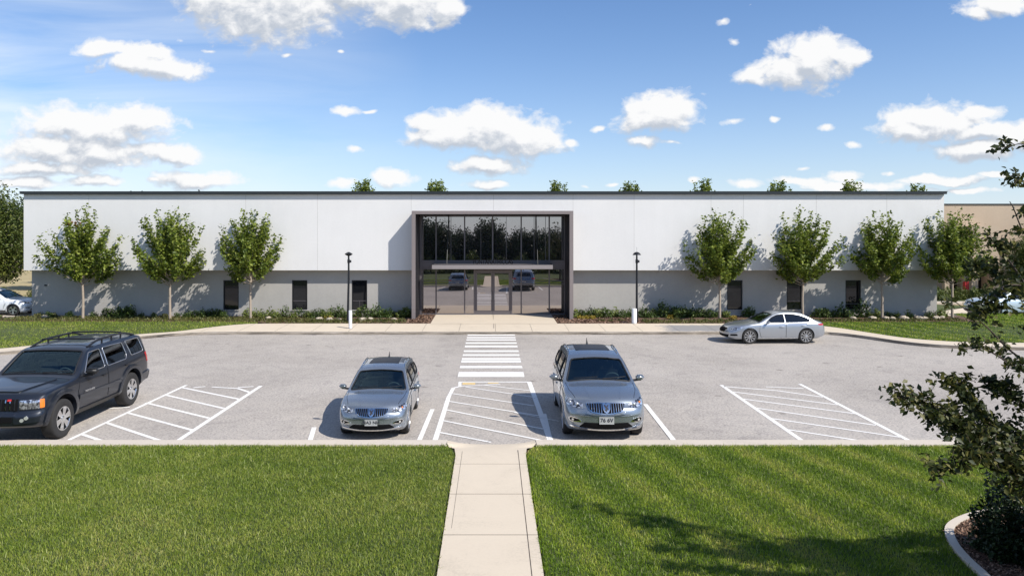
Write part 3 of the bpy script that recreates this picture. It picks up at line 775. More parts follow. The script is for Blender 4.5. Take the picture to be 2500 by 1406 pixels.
def big_suv(name, loc, rz, label, cat, paint):
    root = empty(name, loc, rz, label, cat)
    P = dict(L=5.72, hw=1.17, wr=0.475, ww=0.31, rim=0.62, wheels=(1.93, -1.50), arch_r=0.57, arch_dz=0.03, crown=0.06, tumble=0.27, gh=0.78, bowf=0.13, bowr=0.06, sh=0.965, rim_mat='chrome', mirror_mat='black_trim', handle_mat='black_trim', seal_mat='rim_alloy',
        zt=[(2.86, 1.14), (2.80, 1.22), (2.6, 1.27), (2.0, 1.32), (1.45, 1.36), (1.22, 1.40), (0.85, 1.66), (0.50, 1.90), (0.30, 1.975), (-0.3, 2.01), (-1.5, 2.01), (-2.3, 1.98), (-2.55, 1.93), (-2.68, 1.65), (-2.78, 1.30), (-2.86, 1.08)],
        zb=[(2.86, 1.08), (2.7, 1.19), (2.0, 1.25), (1.2, 1.29), (0.0, 1.30), (-1.5, 1.34), (-2.5, 1.38), (-2.75, 1.28), (-2.86, 1.0)],
        zo=[(2.86, 0.46), (2.5, 0.40), (1.2, 0.40), (-2.0, 0.42), (-2.86, 0.55)],
        w=[(2.86, 1.03), (2.75, 1.09), (2.4, 1.12), (1.6, 1.125), (0, 1.125), (-1.8, 1.125), (-2.5, 1.10), (-2.75, 1.06), (-2.86, 1.0)],
        leanf=[(0.4, 0.10), (0.55, 0.0), (0.75, 0.0), (0.82, 0.06), (1.2, 0.10)], leanr=[(0.4, 0.02), (0.75, 0.0), (0.85, 0.09), (1.4, 0.14)],
        cabin=(1.10, -2.5), floor=0.72, ws_in=0.34, rw_in=-2.35, dash_x=1.12, dash_z=1.34, seat_top=1.70, cab_sc=1.12, side_glass='dark_car_glass',
        windshield=[(0.93, 1.40), (0.5, 1.425), (0, 1.43), (-0.5, 1.425), (-0.93, 1.40), (-0.79, 1.885), (-0.4, 1.905), (0, 1.91), (0.4, 1.905), (0.79, 1.885)],
        rear_window=[(0.85, 1.42), (-0.85, 1.42), (-0.76, 1.84), (0.76, 1.84)],
        side_windows=[[(0.88, 1.37), (-0.12, 1.37), (-0.12, 1.86), (0.42, 1.84)], [(-0.28, 1.37), (-1.28, 1.39), (-1.36, 1.50), (-1.30, 1.86), (-0.28, 1.87)], [(-1.62, 1.44), (-2.36, 1.46), (-2.28, 1.86), (-1.50, 1.87)]],
        doors=[([(1.20, 0.60), (-0.18, 0.58), (-0.18, 1.33), (1.12, 1.31), (1.26, 1.0)], 0.02, 1.18), ([(-0.22, 0.58), (-0.80, 0.60), (-1.02, 1.02), (-1.30, 1.14), (-1.42, 1.20), (-1.42, 1.36), (-0.22, 1.33)], -1.22, 1.24)])
    c = Car(P, paint, root)
    c.glazing(); c.doors(0.01); c.interior()
    for wx in P['wheels']:
        for sy in (1, -1): c.wheel(wx, sy, 'six')
    c.arch_trim(paint, 0.565, 0.69, 0.05, 192)
    for sy in (1, -1):
        c.mirror(0.95, sy*1.06, 1.36, sy, 1.35)
        c.side('door_moulding', [(1.24, 0.80), (1.24, 0.90), (-0.86, 0.90), (-0.86, 0.80)], sy, paint, 0.035, skirt=0.03)
        c.side('running_board', [(1.35, 0.42), (1.35, 0.53), (-0.88, 0.53), (-0.88, 0.42)], sy, 'black_trim', 0.03, skirt=0.03)
        t = text_bm('TRENTAVEXE', 0.075, 0.002, bold=True)
        h = c.hit((0.75, sy*3, 0.86), (0, -sy, 0))
        bmesh.ops.transform(t, matrix=Matrix.Translation((0.80, h.y+sy*0.042, 0.94)) @ Matrix.Rotation(math.pi if sy > 0 else 0, 4, 'Z') @ Matrix.Rotation(math.pi/2, 4, 'X'), verts=t.verts)
        obj('lettering', t, 'chrome', root)
        for poly in P['side_windows']:
            pass
    c.rails(0.20, -2.35, 0.86, 'black_trim', 0.11, 0.028)
    for xx in (-0.25, -1.7):
        bm = bmesh.new(); tube(bm, [(xx, -0.72, 2.10), (xx, 0, 2.115), (xx, 0.72, 2.10)], 0.022, 8); obj('roof_crossbar', bm, 'black_trim', root, 40)
    c.wiper(0.15, 0.85, 1.42); c.wiper(-0.75, -0.05, 1.42)
    # bonnet bulge and edge
    c.proj('bonnet_bulge', [(2.62, -0.50, 0), (2.62, 0.50, 0), (1.45, 0.74, 0), (1.45, -0.74, 0)], (0, 0, -1), paint, 0.028, rnd=0.12, step=0.1, skirt=0.035)
    for sy in (1, -1):
        c.proj('bonnet_edge', [(2.65, sy*0.83, 0), (2.65, sy*0.842, 0), (1.3, sy*1.012, 0), (1.3, sy*1.0, 0)], (0, 0, -1), 'black_trim', 0.002, step=0.1, skirt=0.002)
        h = c.proj('headlight', [(2.8, sy*0.60, 0.88), (2.8, sy*0.60, 1.09), (2.6, sy*1.0, 1.11), (2.6, sy*1.0, 0.90)], (-1, -sy*0.22, 0), 'headlight_lens', 0.012, rnd=0.02, step=0.05)
        c.proj('turn_signal', [(2.7, sy*1.03, 0.90), (2.7, sy*1.03, 1.10), (2.63, sy*1.10, 1.11), (2.63, sy*1.10, 0.91)], (-1, -sy*0.8, 0), 'amber_lens', 0.014, rnd=0.02, step=0.05)
        f = c.front('bumper_corner', [(sy*0.52, 0.56), (sy*0.52, 0.80), (sy*1.06, 0.80), (sy*1.06, 0.60)], paint, 0.030, rnd=0.04, skirt=0.04)
        for q, (yy, zz) in enumerate(((0.70, 0.655), (0.79, 0.705))):
            c.front('fog_lamp', [(sy*(yy+0.042*math.cos(t*0.7)), zz+0.042*math.sin(t*0.7)) for t in range(9)], 'lamp_bright', 0.045, step=0.03, skirt=0.03)
        c.proj('tail_light', [(-2.75, sy*1.0, 1.10), (-2.75, sy*1.0, 1.42), (-2.52, sy*1.17, 1.40), (-2.56, sy*1.17, 1.12)], (1, -sy*1.0, 0), 'red_lens', 0.016, rnd=0.02, step=0.05)
    g = c.front('grille', [(0.56, 0.86), (0.56, 1.12), (-0.56, 1.12), (-0.56, 0.86)], 'black', 0.012, rnd=0.02, skirt=0.03)
    for k in range(-5, 6):
        y = k*0.10
        c.front('grille_slat', [(y-0.012, 0.87), (y+0.012, 0.87), (y+0.012, 1.11), (y-0.012, 1.11)], 'chrome' if abs(k) in (4, 3) else 'black_trim', 0.028, skirt=0.02, parent=g)
    c.front('emblem', [(0.34, 1.085), (0.34, 1.115), (0.42, 1.115), (0.42, 1.085)], 'red_paint', 0.04, skirt=0.02, parent=g)
    c.front('air_intake', [(0.48, 0.60), (0.48, 0.73), (-0.48, 0.73), (-0.48, 0.60)], 'black', 0.012, rnd=0.02)
    bx = c.hit((6, 0.9, 0.62), (-1, 0, 0)).x
    c.rear('rear_bumper', [(1.05, 0.58), (-1.05, 0.58), (-1.05, 0.80), (1.05, 0.80)], paint, 0.05, rnd=0.04, skirt=0.06)
    for sy in (1, -1):
        c.side('bumper_end', [(-2.20, 0.58), (-2.16, 0.80), (-2.86, 0.86), (-2.86, 0.58)], sy, paint, 0.03, skirt=0.03)
    c.plate(1.0, None, True)
    return root

def sedan(name, loc, rz, label, cat, paint, scale=1.0):
    root = empty(name, loc, rz, label, cat, None, scale)
    P = dict(L=4.62, hw=0.91, wr=0.345, ww=0.22, rim=0.74, wheels=(1.34, -1.29), arch_r=0.385, crown=0.045, tumble=0.30, gh=0.50, bowf=0.34, bowr=0.22, sh=0.95, handle_mat='chrome',
        zt=[(2.31, 0.66), (2.25, 0.74), (2.0, 0.83), (1.6, 0.90), (1.1, 0.96), (0.92, 0.985), (0.5, 1.19), (0.15, 1.35), (-0.15, 1.43), (-0.6, 1.46), (-1.05, 1.42), (-1.45, 1.27), (-1.80, 1.08), (-2.0, 1.02), (-2.2, 0.995), (-2.27, 0.93), (-2.31, 0.82)],
        zb=[(2.31, 0.60), (2.1, 0.72), (1.7, 0.83), (0.9, 0.91), (0, 0.93), (-1.2, 0.96), (-1.9, 0.97), (-2.2, 0.94), (-2.31, 0.76)],
        zo=[(2.31, 0.26), (2.1, 0.20), (1.0, 0.20), (-1.8, 0.22), (-2.31, 0.34)],
        w=[(2.31, 0.74), (2.2, 0.82), (1.9, 0.875), (1.3, 0.90), (0, 0.895), (-1.3, 0.905), (-1.9, 0.865), (-2.2, 0.80), (-2.31, 0.74)],
        leanf=[(0.2, 0.05), (0.35, 0.0), (0.5, 0.0), (0.7, 0.08), (0.9, 0.14)], leanr=[(0.25, 0.06), (0.5, 0.0), (0.95, 0.03)],
        cabin=(0.80, -1.55), floor=0.42, ws_in=0.02, rw_in=-1.2, dash_x=0.80, dash_z=0.95, seat_top=1.20,
        windshield=[(0.68, 0.985), (0.35, 1.01), (0, 1.015), (-0.35, 1.01), (-0.68, 0.985), (-0.53, 1.315), (0, 1.345), (0.53, 1.315)],
        rear_window=[(0.60, 1.07), (-0.60, 1.07), (-0.48, 1.30), (0.48, 1.30)],
        side_windows=[[(0.58, 0.985), (-0.30, 0.985), (-0.30, 1.335), (0.0, 1.31), (0.28, 1.20)], [(-0.36, 0.985), (-1.42, 1.02), (-1.52, 1.07), (-1.35, 1.17), (-1.05, 1.28), (-0.70, 1.335), (-0.36, 1.34)]],
        doors=[([(0.82, 0.32), (-0.32, 0.30), (-0.32, 0.94), (0.86, 0.90), (0.90, 0.6)], -0.14, 0.80), ([(-0.35, 0.30), (-0.84, 0.32), (-0.98, 0.66), (-1.30, 0.80), (-1.34, 0.95), (-0.35, 0.94)], -1.16, 0.84)])
    c = Car(P, paint, root)
    c.glazing(); c.doors(0.008); c.interior()
    for wx in P['wheels']:
        for sy in (1, -1): c.wheel(wx, sy, 'ten')
    c.arch_trim(paint, 0.383, 0.43, 0.012, 190)
    for sy in (1, -1):
        c.mirror(0.55, sy*0.86, 0.96, sy, 0.85)
        c.side('window_trim', [(0.66, 0.955), (-1.5, 1.005), (-1.58, 1.06), (-1.42, 0.99), (-0.3, 0.968), (0.66, 0.97)], sy, 'chrome', 0.006, skirt=0.005)
        c.side('sill_trim', [(0.93, 0.265), (0.93, 0.285), (-0.88, 0.285), (-0.88, 0.265)], sy, 'chrome', 0.014)
        h = c.proj('headlight', [(2.1, sy*0.52, 0.60), (2.1, sy*0.50, 0.68), (1.9, sy*0.75, 0.75), (1.62, sy*0.90, 0.80), (1.75, sy*0.9, 0.72), (1.95, sy*0.8, 0.63)], (-1, -sy*1.1, 0), 'headlight_lens', 0.008, rnd=0.015, step=0.04)
        f = c.proj('fog_lamp', [(2.1, sy*0.60, 0.37), (2.1, sy*0.62, 0.44), (1.95, sy*0.84, 0.46), (1.9, sy*0.86, 0.38)], (-1, -sy*0.9, 0), 'black', 0.008, rnd=0.02, step=0.04)
        c.proj('tail_light', [(-2.2, sy*0.50, 0.86), (-2.2, sy*0.50, 0.93), (-1.82, sy*0.92, 0.915), (-2.0, sy*0.9, 0.84)], (1, -sy*1.1, 0), 'red_lens', 0.008, rnd=0.015, step=0.04)
    g = c.front('grille', [(0.40, 0.70), (0, 0.72), (-0.40, 0.70), (-0.43, 0.62), (-0.30, 0.50), (0, 0.475), (0.30, 0.50), (0.43, 0.62)], 'chrome', 0.012, rnd=0.03)
    c.front('grille_mesh', [(0.37, 0.685), (0, 0.705), (-0.37, 0.685), (-0.40, 0.62), (-0.28, 0.515), (0, 0.49), (0.28, 0.515), (0.40, 0.62)], 'black', 0.018, rnd=0.03, parent=g)
    c.front('air_intake', [(0.62, 0.42), (0.2, 0.40), (-0.2, 0.40), (-0.62, 0.42), (-0.55, 0.29), (0.55, 0.29)], 'black', 0.008, rnd=0.03)
    c.rear('rear_bumper', [(0.6, 0.36), (-0.6, 0.36), (-0.6, 0.44), (0.6, 0.44)], 'black_trim', 0.01, rnd=0.02)
    c.plate(0.66, None, True)
    return root
# ------------------------------------------------------------------ plants
def leaf_cloud(centres, dirs, size, rng, spread, per, aspect=0.62, upbias=0.35):
    """folded leaves round each centre; returns verts, quads (two quads share a midrib)"""
    C_ = np.repeat(centres, per, axis=0); n = len(C_)
    off = rng.normal(size=(n, 3))*spread
    C_ = C_ + off
    nrm = rng.normal(size=(n, 3)); nrm[:, 2] = np.abs(nrm[:, 2]) + upbias; nrm /= np.linalg.norm(nrm, axis=1)[:, None]
    t = rng.normal(size=(n, 3)); t -= nrm*(t*nrm).sum(1)[:, None]; t /= np.linalg.norm(t, axis=1)[:, None]
    b = np.cross(nrm, t)
    L = (size*(0.7+0.6*rng.random(n)))[:, None]; W = L*aspect*0.5
    p0 = C_ - t*L*0.5; p1 = C_ + t*L*0.5
    m0 = C_ + b*W + nrm*W*0.35 - t*L*0.05; m1 = C_ - b*W + nrm*W*0.35 - t*L*0.05
    V = np.stack([p0, m0, p1, m1], 1).reshape(-1, 3)
    base = np.arange(n)[:, None]*4
    T = np.concatenate([base + np.array([[0, 1, 2]]), base + np.array([[0, 2, 3]])], 1).reshape(-1, 3)
    return V, T

def join_np(parts):
    vs = []; fs = []; o = 0
    for v, f in parts: vs.append(v); fs.append(f+o); o += len(v)
    return np.concatenate(vs), np.concatenate(fs)

class TreeKind:
    """trunk mesh and crown mesh of one kind of tree, shared by its copies"""
    def __init__(s, seed, height=5.5, clear=1.95, crown_r=1.78, nb=30, trunk_r=0.075, leaf=0.175, per=7, twig=0.14, bark='bark', leafm='tree_leaf', up=0.95, twp=0.5, lean=0.0, spread=0.095, sway=0.13, spikes=True, fill=0.0):
        rng = np.random.default_rng(seed); rnd = random.Random(seed)
        bm = bmesh.new()
        top = Vector((lean*0.5, 0, height*0.80))
        tp = [Vector((0, 0, -0.12)), Vector((0.01, 0, 0.15)), Vector((0.02, 0.01, clear*0.55)), Vector((-0.01, 0, clear)), Vector((0.03, 0.02, clear+0.35*(height-clear)*0.8)), top]
        tube(bm, tp, [trunk_r*1.25, trunk_r, trunk_r*0.88, trunk_r*0.78, trunk_r*0.45, trunk_r*0.12], 8)
        cs = []
        ch = height-clear
        for i in range(nb):
            f = (i+0.5)/nb
            z0 = clear*0.95 + ch*0.42*f**1.3
            az = i*2.39996 + rnd.uniform(-.3, .3)
            # crown outline: an egg, widest a third of the way up
            zt = clear + ch*(0.14 + 0.84*f**0.8) + rnd.uniform(-.2, .2)
            hh = (zt-clear)/ch
            rad = crown_r*interp([(0, .42), (.15, .72), (.32, 1.0), (.5, .98), (.7, .80), (.88, .52), (1, .22)], hh)*rnd.uniform(0.72, 1.14)
            if f > 0.86: rad *= 0.8
            p0 = Vector((0.02*math.cos(az), 0.02*math.sin(az), z0))
            p3 = Vector((rad*math.cos(az), rad*math.sin(az), zt))
            mid = p0.lerp(p3, 0.5) + Vector((0, 0, -0.10*ch*(1-f)*0.6))
            pts = []
            for k in range(9):
                t = k/8; q = p0*(1-t)**2 + mid*2*t*(1-t) + p3*t*t
                q += Vector((rnd.gauss(0, sway*0.4), rnd.gauss(0, sway*0.4), rnd.gauss(0, sway*0.3)))*t
                pts.append(q)
            r0 = trunk_r*(0.42-0.22*f)
            tube(bm, pts, [r0*(1-0.85*k/8) for k in range(9)], 5)
            start = 2 if i > 9 else 4
            for k in range(start, 9):
                seg = pts[k]; prv = pts[k-1]
                m = 3 if k < 8 else 2
                for j in range(m):
                    c = prv.lerp(seg, (j+1)/m)
                    cs.append(c)
                    # side twigs
                    if rnd.random() < twp:
                        a2 = rnd.uniform(0, 6.28); ln = rnd.uniform(0.15, 0.42)*crown_r/2.1*(1.15-0.55*k/8)
                        e = c + Vector((math.cos(a2), math.sin(a2), 0.55 + rnd.uniform(-.3, .4)))*ln
                        cs.append(c.lerp(e, 0.5)); cs.append(e)
                        if rnd.random() < 0.4: tube(bm, [c, e], [r0*0.22, r0*0.1], 4, cap=False)
            if spikes:
                e = (pts[-1]-pts[-3]).normalized(); tip = pts[-1] + (e*0.6+Vector((0, 0, 0.55)))*rnd.uniform(0.45, 1.0)*crown_r/2.1
                for t in (0.25, 0.5, 0.75, 1.0): cs.append(pts[-1].lerp(tip, t))
        s.trunk = bpy.data.meshes.new('trunk'); bm.to_mesh(s.trunk); bm.free(); s.trunk.shade_smooth(); s.trunk.materials.append(M[bark])
        if fill:
            for _ in range(int(fill)):
                a = rnd.uniform(0, 6.28); q = rnd.random()**0.5; z = rnd.uniform(0.1, 0.9)
                r = crown_r*math.sin(math.pi*(0.2+z*0.72))**0.7*q*0.9
                cs.append(Vector((r*math.cos(a), r*math.sin(a), clear+ch*z)))
        V, T = leaf_cloud(np.array([tuple(c) for c in cs]), None, leaf, rng, spread, per)
        s.crown = mesh_np('crown', V, T); s.crown.materials.append(M[leafm])
    def place(s, x, y, z, rz, sc, label, cat='tree', name='street_tree', group=None):
        t = empty(name, (x, y, z), rz, label, cat, group, sc)
        for nm, me in (('trunk', s.trunk), ('crown', s.crown)):
            o = bpy.data.objects.new(nm, me); COL.objects.link(o); o.parent = t
        return t

def shrub_mesh(seed, w, h, d, leaf, n, mat, spiky=0.0, name='shrub'):
    rng = np.random.default_rng(seed)
    u = rng.normal(size=(n, 3)); u /= np.linalg.norm(u, axis=1)[:, None]; u[:, 2] = np.abs(u[:, 2])
    lump = 1 + 0.22*np.sin(u[:, 0]*5+seed)*np.cos(u[:, 1]*4+seed*2) + 0.12*np.sin(u[:, 2]*9+u[:, 0]*7)
    r = (rng.random(n)**0.35)*lump
    if spiky:
        k = 14; ax = rng.normal(size=(k, 3)); ax[:, 2] = np.abs(ax[:, 2])+0.5; ax /= np.linalg.norm(ax, axis=1)[:, None]
        dt = (u@ax.T).max(1); r *= (1-spiky) + spiky*1.6*np.clip((dt-0.75)/0.25, 0, 1)
    Cc = u*r[:, None]*np.array([w/2, d/2, h*0.92]); Cc[:, 2] += 0.02
    V, T = leaf_cloud(Cc, None, leaf, rng, 0.0, 1, aspect=0.5)
    me = mesh_np(name, V, T); me.materials.append(M[mat]); return me

def in_poly(x, y, poly):
    inside = np.zeros(len(x), bool); n = len(poly); j = n-1
    for i in range(n):
        xi, yi = poly[i]; xj, yj = poly[j]
        c = ((yi > y) != (yj > y)) & (x < (xj-xi)*(y-yi)/(yj-yi+1e-12)+xi)
        inside ^= c; j = i
    return inside

def grass(name, poly, zf, dens, hgt, wid, label, seed, mat='grass_blade', kind='stuff', cat='grass', excl=(), leanv=(0, 0)):
    rng = np.random.default_rng(seed)
    xs = [p[0] for p in poly]; ys = [p[1] for p in poly]
    n = int(dens*(max(xs)-min(xs))*(max(ys)-min(ys)))
    x = rng.uniform(min(xs), max(xs), n); y = rng.uniform(min(ys), max(ys), n)
    k = in_poly(x, y, poly)
    for e in excl: k &= ~in_poly(x, y, e)
    x = x[k]; y = y[k]; n = len(x)
    z = zf(x, y)
    a = rng.uniform(0, 2*np.pi, n); h = hgt*(0.45+0.8*rng.random(n)**1.5)
    lx = rng.normal(size=n)*0.45*h + leanv[0]*h; ly = rng.normal(size=n)*0.45*h + leanv[1]*h
    w = wid*(0.6+0.8*rng.random(n))*0.5
    cx, sx = np.cos(a)*w, np.sin(a)*w
    b0 = np.stack([x-cx, y-sx, z-0.01], 1); b1 = np.stack([x+cx, y+sx, z-0.01], 1)
    m0 = np.stack([x-cx*.8+lx*.35, y-sx*.8+ly*.35, z+h*.62], 1); m1 = np.stack([x+cx*.8+lx*.35, y+sx*.8+ly*.35, z+h*.62], 1)
    t = np.stack([x+lx, y+ly, z+h], 1)
    V = np.stack([b0, b1, m1, m0, t], 1).reshape(-1, 3)
    base = np.arange(n)[:, None]*5
    T = np.concatenate([base+np.array([[0, 1, 2]]), base+np.array([[0, 2, 3]]), base+np.array([[3, 2, 4]])], 1).reshape(-1, 3)
    o = link_mesh(name, mesh_np(name, V, T), mat)
    return tag(o, label, cat, None, kind)

def chips(name, poly, zf, dens, size, label, seed, mat='bark_chip', cat='mulch', excl=()):
    rng = np.random.default_rng(seed)
    xs = [p[0] for p in poly]; ys = [p[1] for p in poly]
    n = int(dens*(max(xs)-min(xs))*(max(ys)-min(ys)))
    x = rng.uniform(min(xs), max(xs), n); y = rng.uniform(min(ys), max(ys), n)
    k = in_poly(x, y, poly); x = x[k]; y = y[k]
    Cc = np.stack([x, y, zf(x, y)+0.008+0.012*rng.random(len(x))], 1)
    V, T = leaf_cloud(Cc, None, size, rng, 0.0, 1, aspect=0.4, upbias=1.2)
    return tag(link_mesh(name, mesh_np(name, V, T), mat), label, cat, None, 'stuff')
make_materials()
# ------------------------------------------------------------------ ground heights
def zbed(x, y):
    """ground beyond the far kerb rises slightly to the building"""
    if isinstance(y, np.ndarray): return 0.13 + 0.12*np.clip((y-36.5)/5.0, 0, 1)
    return 0.13 + 0.12*max(0.0, min(1.0, (y-36.5)/5.0))
ZB = 0.25

# ground sheet to the horizon
struct('ground', sheet([(-700, -300), (700, -300), (700, 1200), (-700, 1200)], -0.06), 'dry_field')
# the car park
struct('parking_lot', sheet([(-60, 17.2), (60, 17.2), (60, 40), (-60, 40)], 0.0), 'asphalt')

# ---- far kerb line (outer edge, where asphalt meets kerb), left to right
KO = [(-60, 26.5), (-30, 28.6), (-22.5, 29.6), (-20.1, 30.4), (-18.6, 32.0), (-17.4, 33.9), (-16.2, 35.3), (-14.8, 36.2), (-13.2, 36.45), (-8, 36.45), (0, 36.45), (8, 36.45), (15.5, 36.45), (16.9, 36.2), (17.7, 35.2), (18.5, 33.5), (19.3, 32.5), (20.6, 31.9), (22.5, 31.6), (30, 31.2), (60, 30)]
def smooth_line(P, per=6):
    out = []
    Q = [P[0]] + P + [P[-1]]
    for i in range(1, len(Q)-2):
        for k in range(per):
            t = k/per; q = []
            for c in (0, 1):
                a, b, cc, d = Q[i-1][c], Q[i][c], Q[i+1][c], Q[i+2][c]
                q.append(0.5*(2*b+(cc-a)*t+(2*a-5*b+4*cc-d)*t*t+(3*b-a-3*cc+d)*t**3))
            out.append(tuple(q))
    out.append(P[-1]); return out
KOs = smooth_line(KO)
# inner (lawn) edge of the pavement, left to right
KI = [(-60, 27.6), (-30, 29.6), (-22.6, 30.5), (-20.6, 31.4), (-19.3, 33.2), (-18.2, 34.8), (-17.0, 35.7), (-15.6, 36.7), (-14.4, 38.1), (-13.3, 39.0), (-12, 39.3), (-6, 39.3), (0, 39.3), (8, 39.3), (14.5, 39.3), (16.2, 39.2), (17.5, 38.2), (18.4, 36.6), (19.2, 34.6), (20.3, 33.5), (22.2, 33.0), (30, 32.5), (60, 31.3)]
KIs = smooth_line(KI)
def ribbon(a, b, za, zb_, close=False):
    bm = bmesh.new(); va = [bm.verts.new((x, y, za(x, y) if callable(za) else za)) for x, y in a]; vb = [bm.verts.new((x, y, zb_(x, y) if callable(zb_) else zb_)) for x, y in b]
    for i in range(len(a)-1): bm.faces.new((va[i], va[i+1], vb[i+1], vb[i]))
    bmesh.ops.recalc_face_normals(bm, faces=bm.faces)
    if sum(f.normal.z for f in bm.faces) < 0: bmesh.ops.reverse_faces(bm, faces=bm.faces)
    return bm
def offset_line(L_, d):
    out = []
    for i, p in enumerate(L_):
        a = Vector(L_[max(i-1, 0)]); b = Vector(L_[min(i+1, len(L_)-1)]); t = (b-a).normalized(); out.append((p[0]-t.y*d, p[1]+t.x*d))
    return out
# pavement between kerb and lawn or bed, parametrised by arc fraction
def resample(L_, n):
    P = [Vector(p) for p in L_]; d = [0]
    for a, b in zip(P, P[1:]): d.append(d[-1]+(b-a).length)
    out = []; j = 0
    for k in range(n):
        s = d[-1]*k/(n-1)
        while j < len(P)-2 and d[j+1] < s: j += 1
        t = (s-d[j])/max(1e-9, d[j+1]-d[j]); out.append(tuple(P[j].lerp(P[j+1], min(1, t))))
    return out
bm = bmesh.new()
poly = [(x, y) for x, y in offset_line(KOs, 0.15)] + KIs[::-1]
f = bm.faces.new([bm.verts.new((x, y, 0)) for x, y in poly]); bm.normal_update()
if f.normal.z < 0: f.normal_flip()
bmesh.ops.triangulate(bm, faces=[f])
for v in bm.verts: v.co.z = zbed(v.co.x, v.co.y) + 0.004
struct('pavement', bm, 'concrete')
ko2 = offset_line(KOs, 0.15)
struct('kerb_top', ribbon(KOs, offset_line(KOs, 0.153), 0.136, 0.136), 'kerb_concrete')
struct('kerb_face', ribbon(KOs, offset_line(KOs, 0.004), -0.01, 0.135), 'kerb_face')
# kerb and paving joints
bm = bmesh.new()
for i in range(-13, 17, 1):
    x = i*1.83+0.2
    box(bm, x-0.006, x+0.006, 36.6, 39.25, zbed(0, 36.6)-0.02, zbed(0, 36.6)+0.0062)
for v in bm.verts:
    if v.co.z > 0.12: v.co.z = zbed(0, v.co.y)+0.0065
struct('pavement_joint', bm, 'dark_metal')
# lawn strips beyond the kerb
LAWN_L = [(x, y) for x, y in KIs if x < -12.4] + [(-12.6, 39.75), (-15, 40.0), (-26, 40.0), (-27.5, 40.4), (-28.2, 42.6), (-60, 42.6)]
LAWN_R = [(17.1, 39.85), (26.6, 39.9), (27.2, 43.6), (60, 43.6)] + [(x, y) for x, y in KIs if x > 15.0][::-1] + [(15.0, 39.5)]
for nm, P_ in (('lawn', LAWN_L), ('lawn', LAWN_R)):
    bm = sheet(P_, 0.0); bmesh.ops.triangulate(bm, faces=bm.faces[:])
    for v in bm.verts: v.co.z = zbed(v.co.x, v.co.y) - 0.004
    struct(nm, bm, 'lawn_ground')
zl = lambda x, y: zbed(x, y)
g1 = grass('grass', LAWN_L, zl, 260, 0.075, 0.022, 'mown green grass of the far lawn behind the dark SUV', 3)
g2 = grass('grass', LAWN_R, zl, 260, 0.075, 0.022, 'mown green grass of the far lawn behind the silver sedan', 4)

# building yard floor and the planting beds in front of the walls
def bed(poly, mat='mulch'):
    bm = sheet(poly, 0.0); bmesh.ops.triangulate(bm, faces=bm.faces[:])
    for v in bm.verts: v.co.z = zbed(v.co.x, v.co.y) + 0.002
    return struct('planting_bed', bm, mat)
BED_L = [(-27.2, 42.6), (-27.6, 40.9), (-26.5, 40.05), (-15, 40.05), (-12.6, 39.8), (-12.0, 39.3), (-3.25, 39.3), (-3.25, 43.3), (-4.4, 43.3), (-4.4, 42.6)]
BED_R = [(3.5, 43.3), (3.5, 39.3), (14.8, 39.3), (17.2, 39.9), (26.6, 40.0), (27.0, 42.6), (4.5, 42.6), (4.5, 43.3)]
bed(BED_L); bed(BED_R)
# entrance walk
struct('entrance_walk', sheet([(-3.25, 39.2), (3.5, 39.2), (3.5, 43.35), (-3.25, 43.35)], lambda x, y: zbed(x, y)+0.012), 'concrete')
struct('walk_joint', boxes((-0.02, 0.0, 36.6, 43.2, 0.262-0.1, 0.2635), ), 'dark_metal') if False else None
for k, xx in enumerate((0.12,)):
    bm = bmesh.new(); vs = [bm.verts.new(p) for p in ((xx-.008, 37.6, zbed(0, 37.6)+.016), (xx+.008, 37.6, zbed(0, 37.6)+.016), (xx-.02, 43.1, .268), (xx-.036, 43.1, .268))]; bm.faces.new(vs)
    struct('walk_joint', bm, 'dark_metal')

# ---- near kerb, footpath and the two front lawns
NK = 17.45
for x0, x1 in ((-60, -1.02), (1.02, 60)):
    bm = boxes((x0, x1, 17.0, NK, -0.05, 0.13)); bmesh.ops.bevel(bm, geom=[e for e in bm.edges if all(v.co.z > 0.1 for v in e.verts)], offset=0.025, segments=3, affect='EDGES')
    struct('kerb', bm, 'kerb_concrete', 40)
# footpath: dropped to the asphalt at the kerb
def fz(y): return 0.128 if y < 16.7 else (0.128 - 0.118*min(1, (y-16.7)/0.75))
WALK = [(-0.77, 2.0), (0.74, 2.0), (0.75, 16.2), (0.80, 16.75), (1.05, 17.02), (1.05, 17.47), (-1.05, 17.47), (-1.05, 17.02), (-0.84, 16.75), (-0.79, 16.2)]
bm = bmesh.new()
rows = [(2.0, -0.77, 0.74), (8, -0.775, 0.745), (14, -0.785, 0.75), (16.2, -0.79, 0.755), (16.75, -0.84, 0.80), (16.98, -0.98, 0.96), (17.03, -1.03, 1.03), (17.47, -1.03, 1.03)]
pr = None
for y, a, b in rows:
    r = [bm.verts.new((a+(b-a)*t, y, fz(y) + (0.09*(abs(t-0.5)*2)**3 if y > 17 else 0))) for t in [i/8 for i in range(9)]]
    if pr:
        for i in range(8): bm.faces.new((pr[i], pr[i+1], r[i+1], r[i]))
    pr = r
bmesh.ops.recalc_face_normals(bm, faces=bm.faces)
if sum(f.normal.z for f in bm.faces) < 0: bmesh.ops.reverse_faces(bm, faces=bm.faces)
struct('footpath', bm, 'concrete', 40)
bm = bmesh.new()
box(bm, -0.765, 0.735, 11.93, 11.942, 0.1, 0.1305); box(bm, -0.775, 0.745, 13.80, 13.812, 0.1, 0.1302); box(bm, -0.775, 0.74, 15.6, 15.608, 0.1, 0.130); box(bm, -0.77, 0.735, 10.1, 10.112, 0.1, 0.1305)
vs = [bm.verts.new(p) for p in ((0.545, 2, 0.131), (0.558, 2, 0.131), (0.600, 16.6, 0.131), (0.588, 16.6, 0.131))]; bm.faces.new(vs)
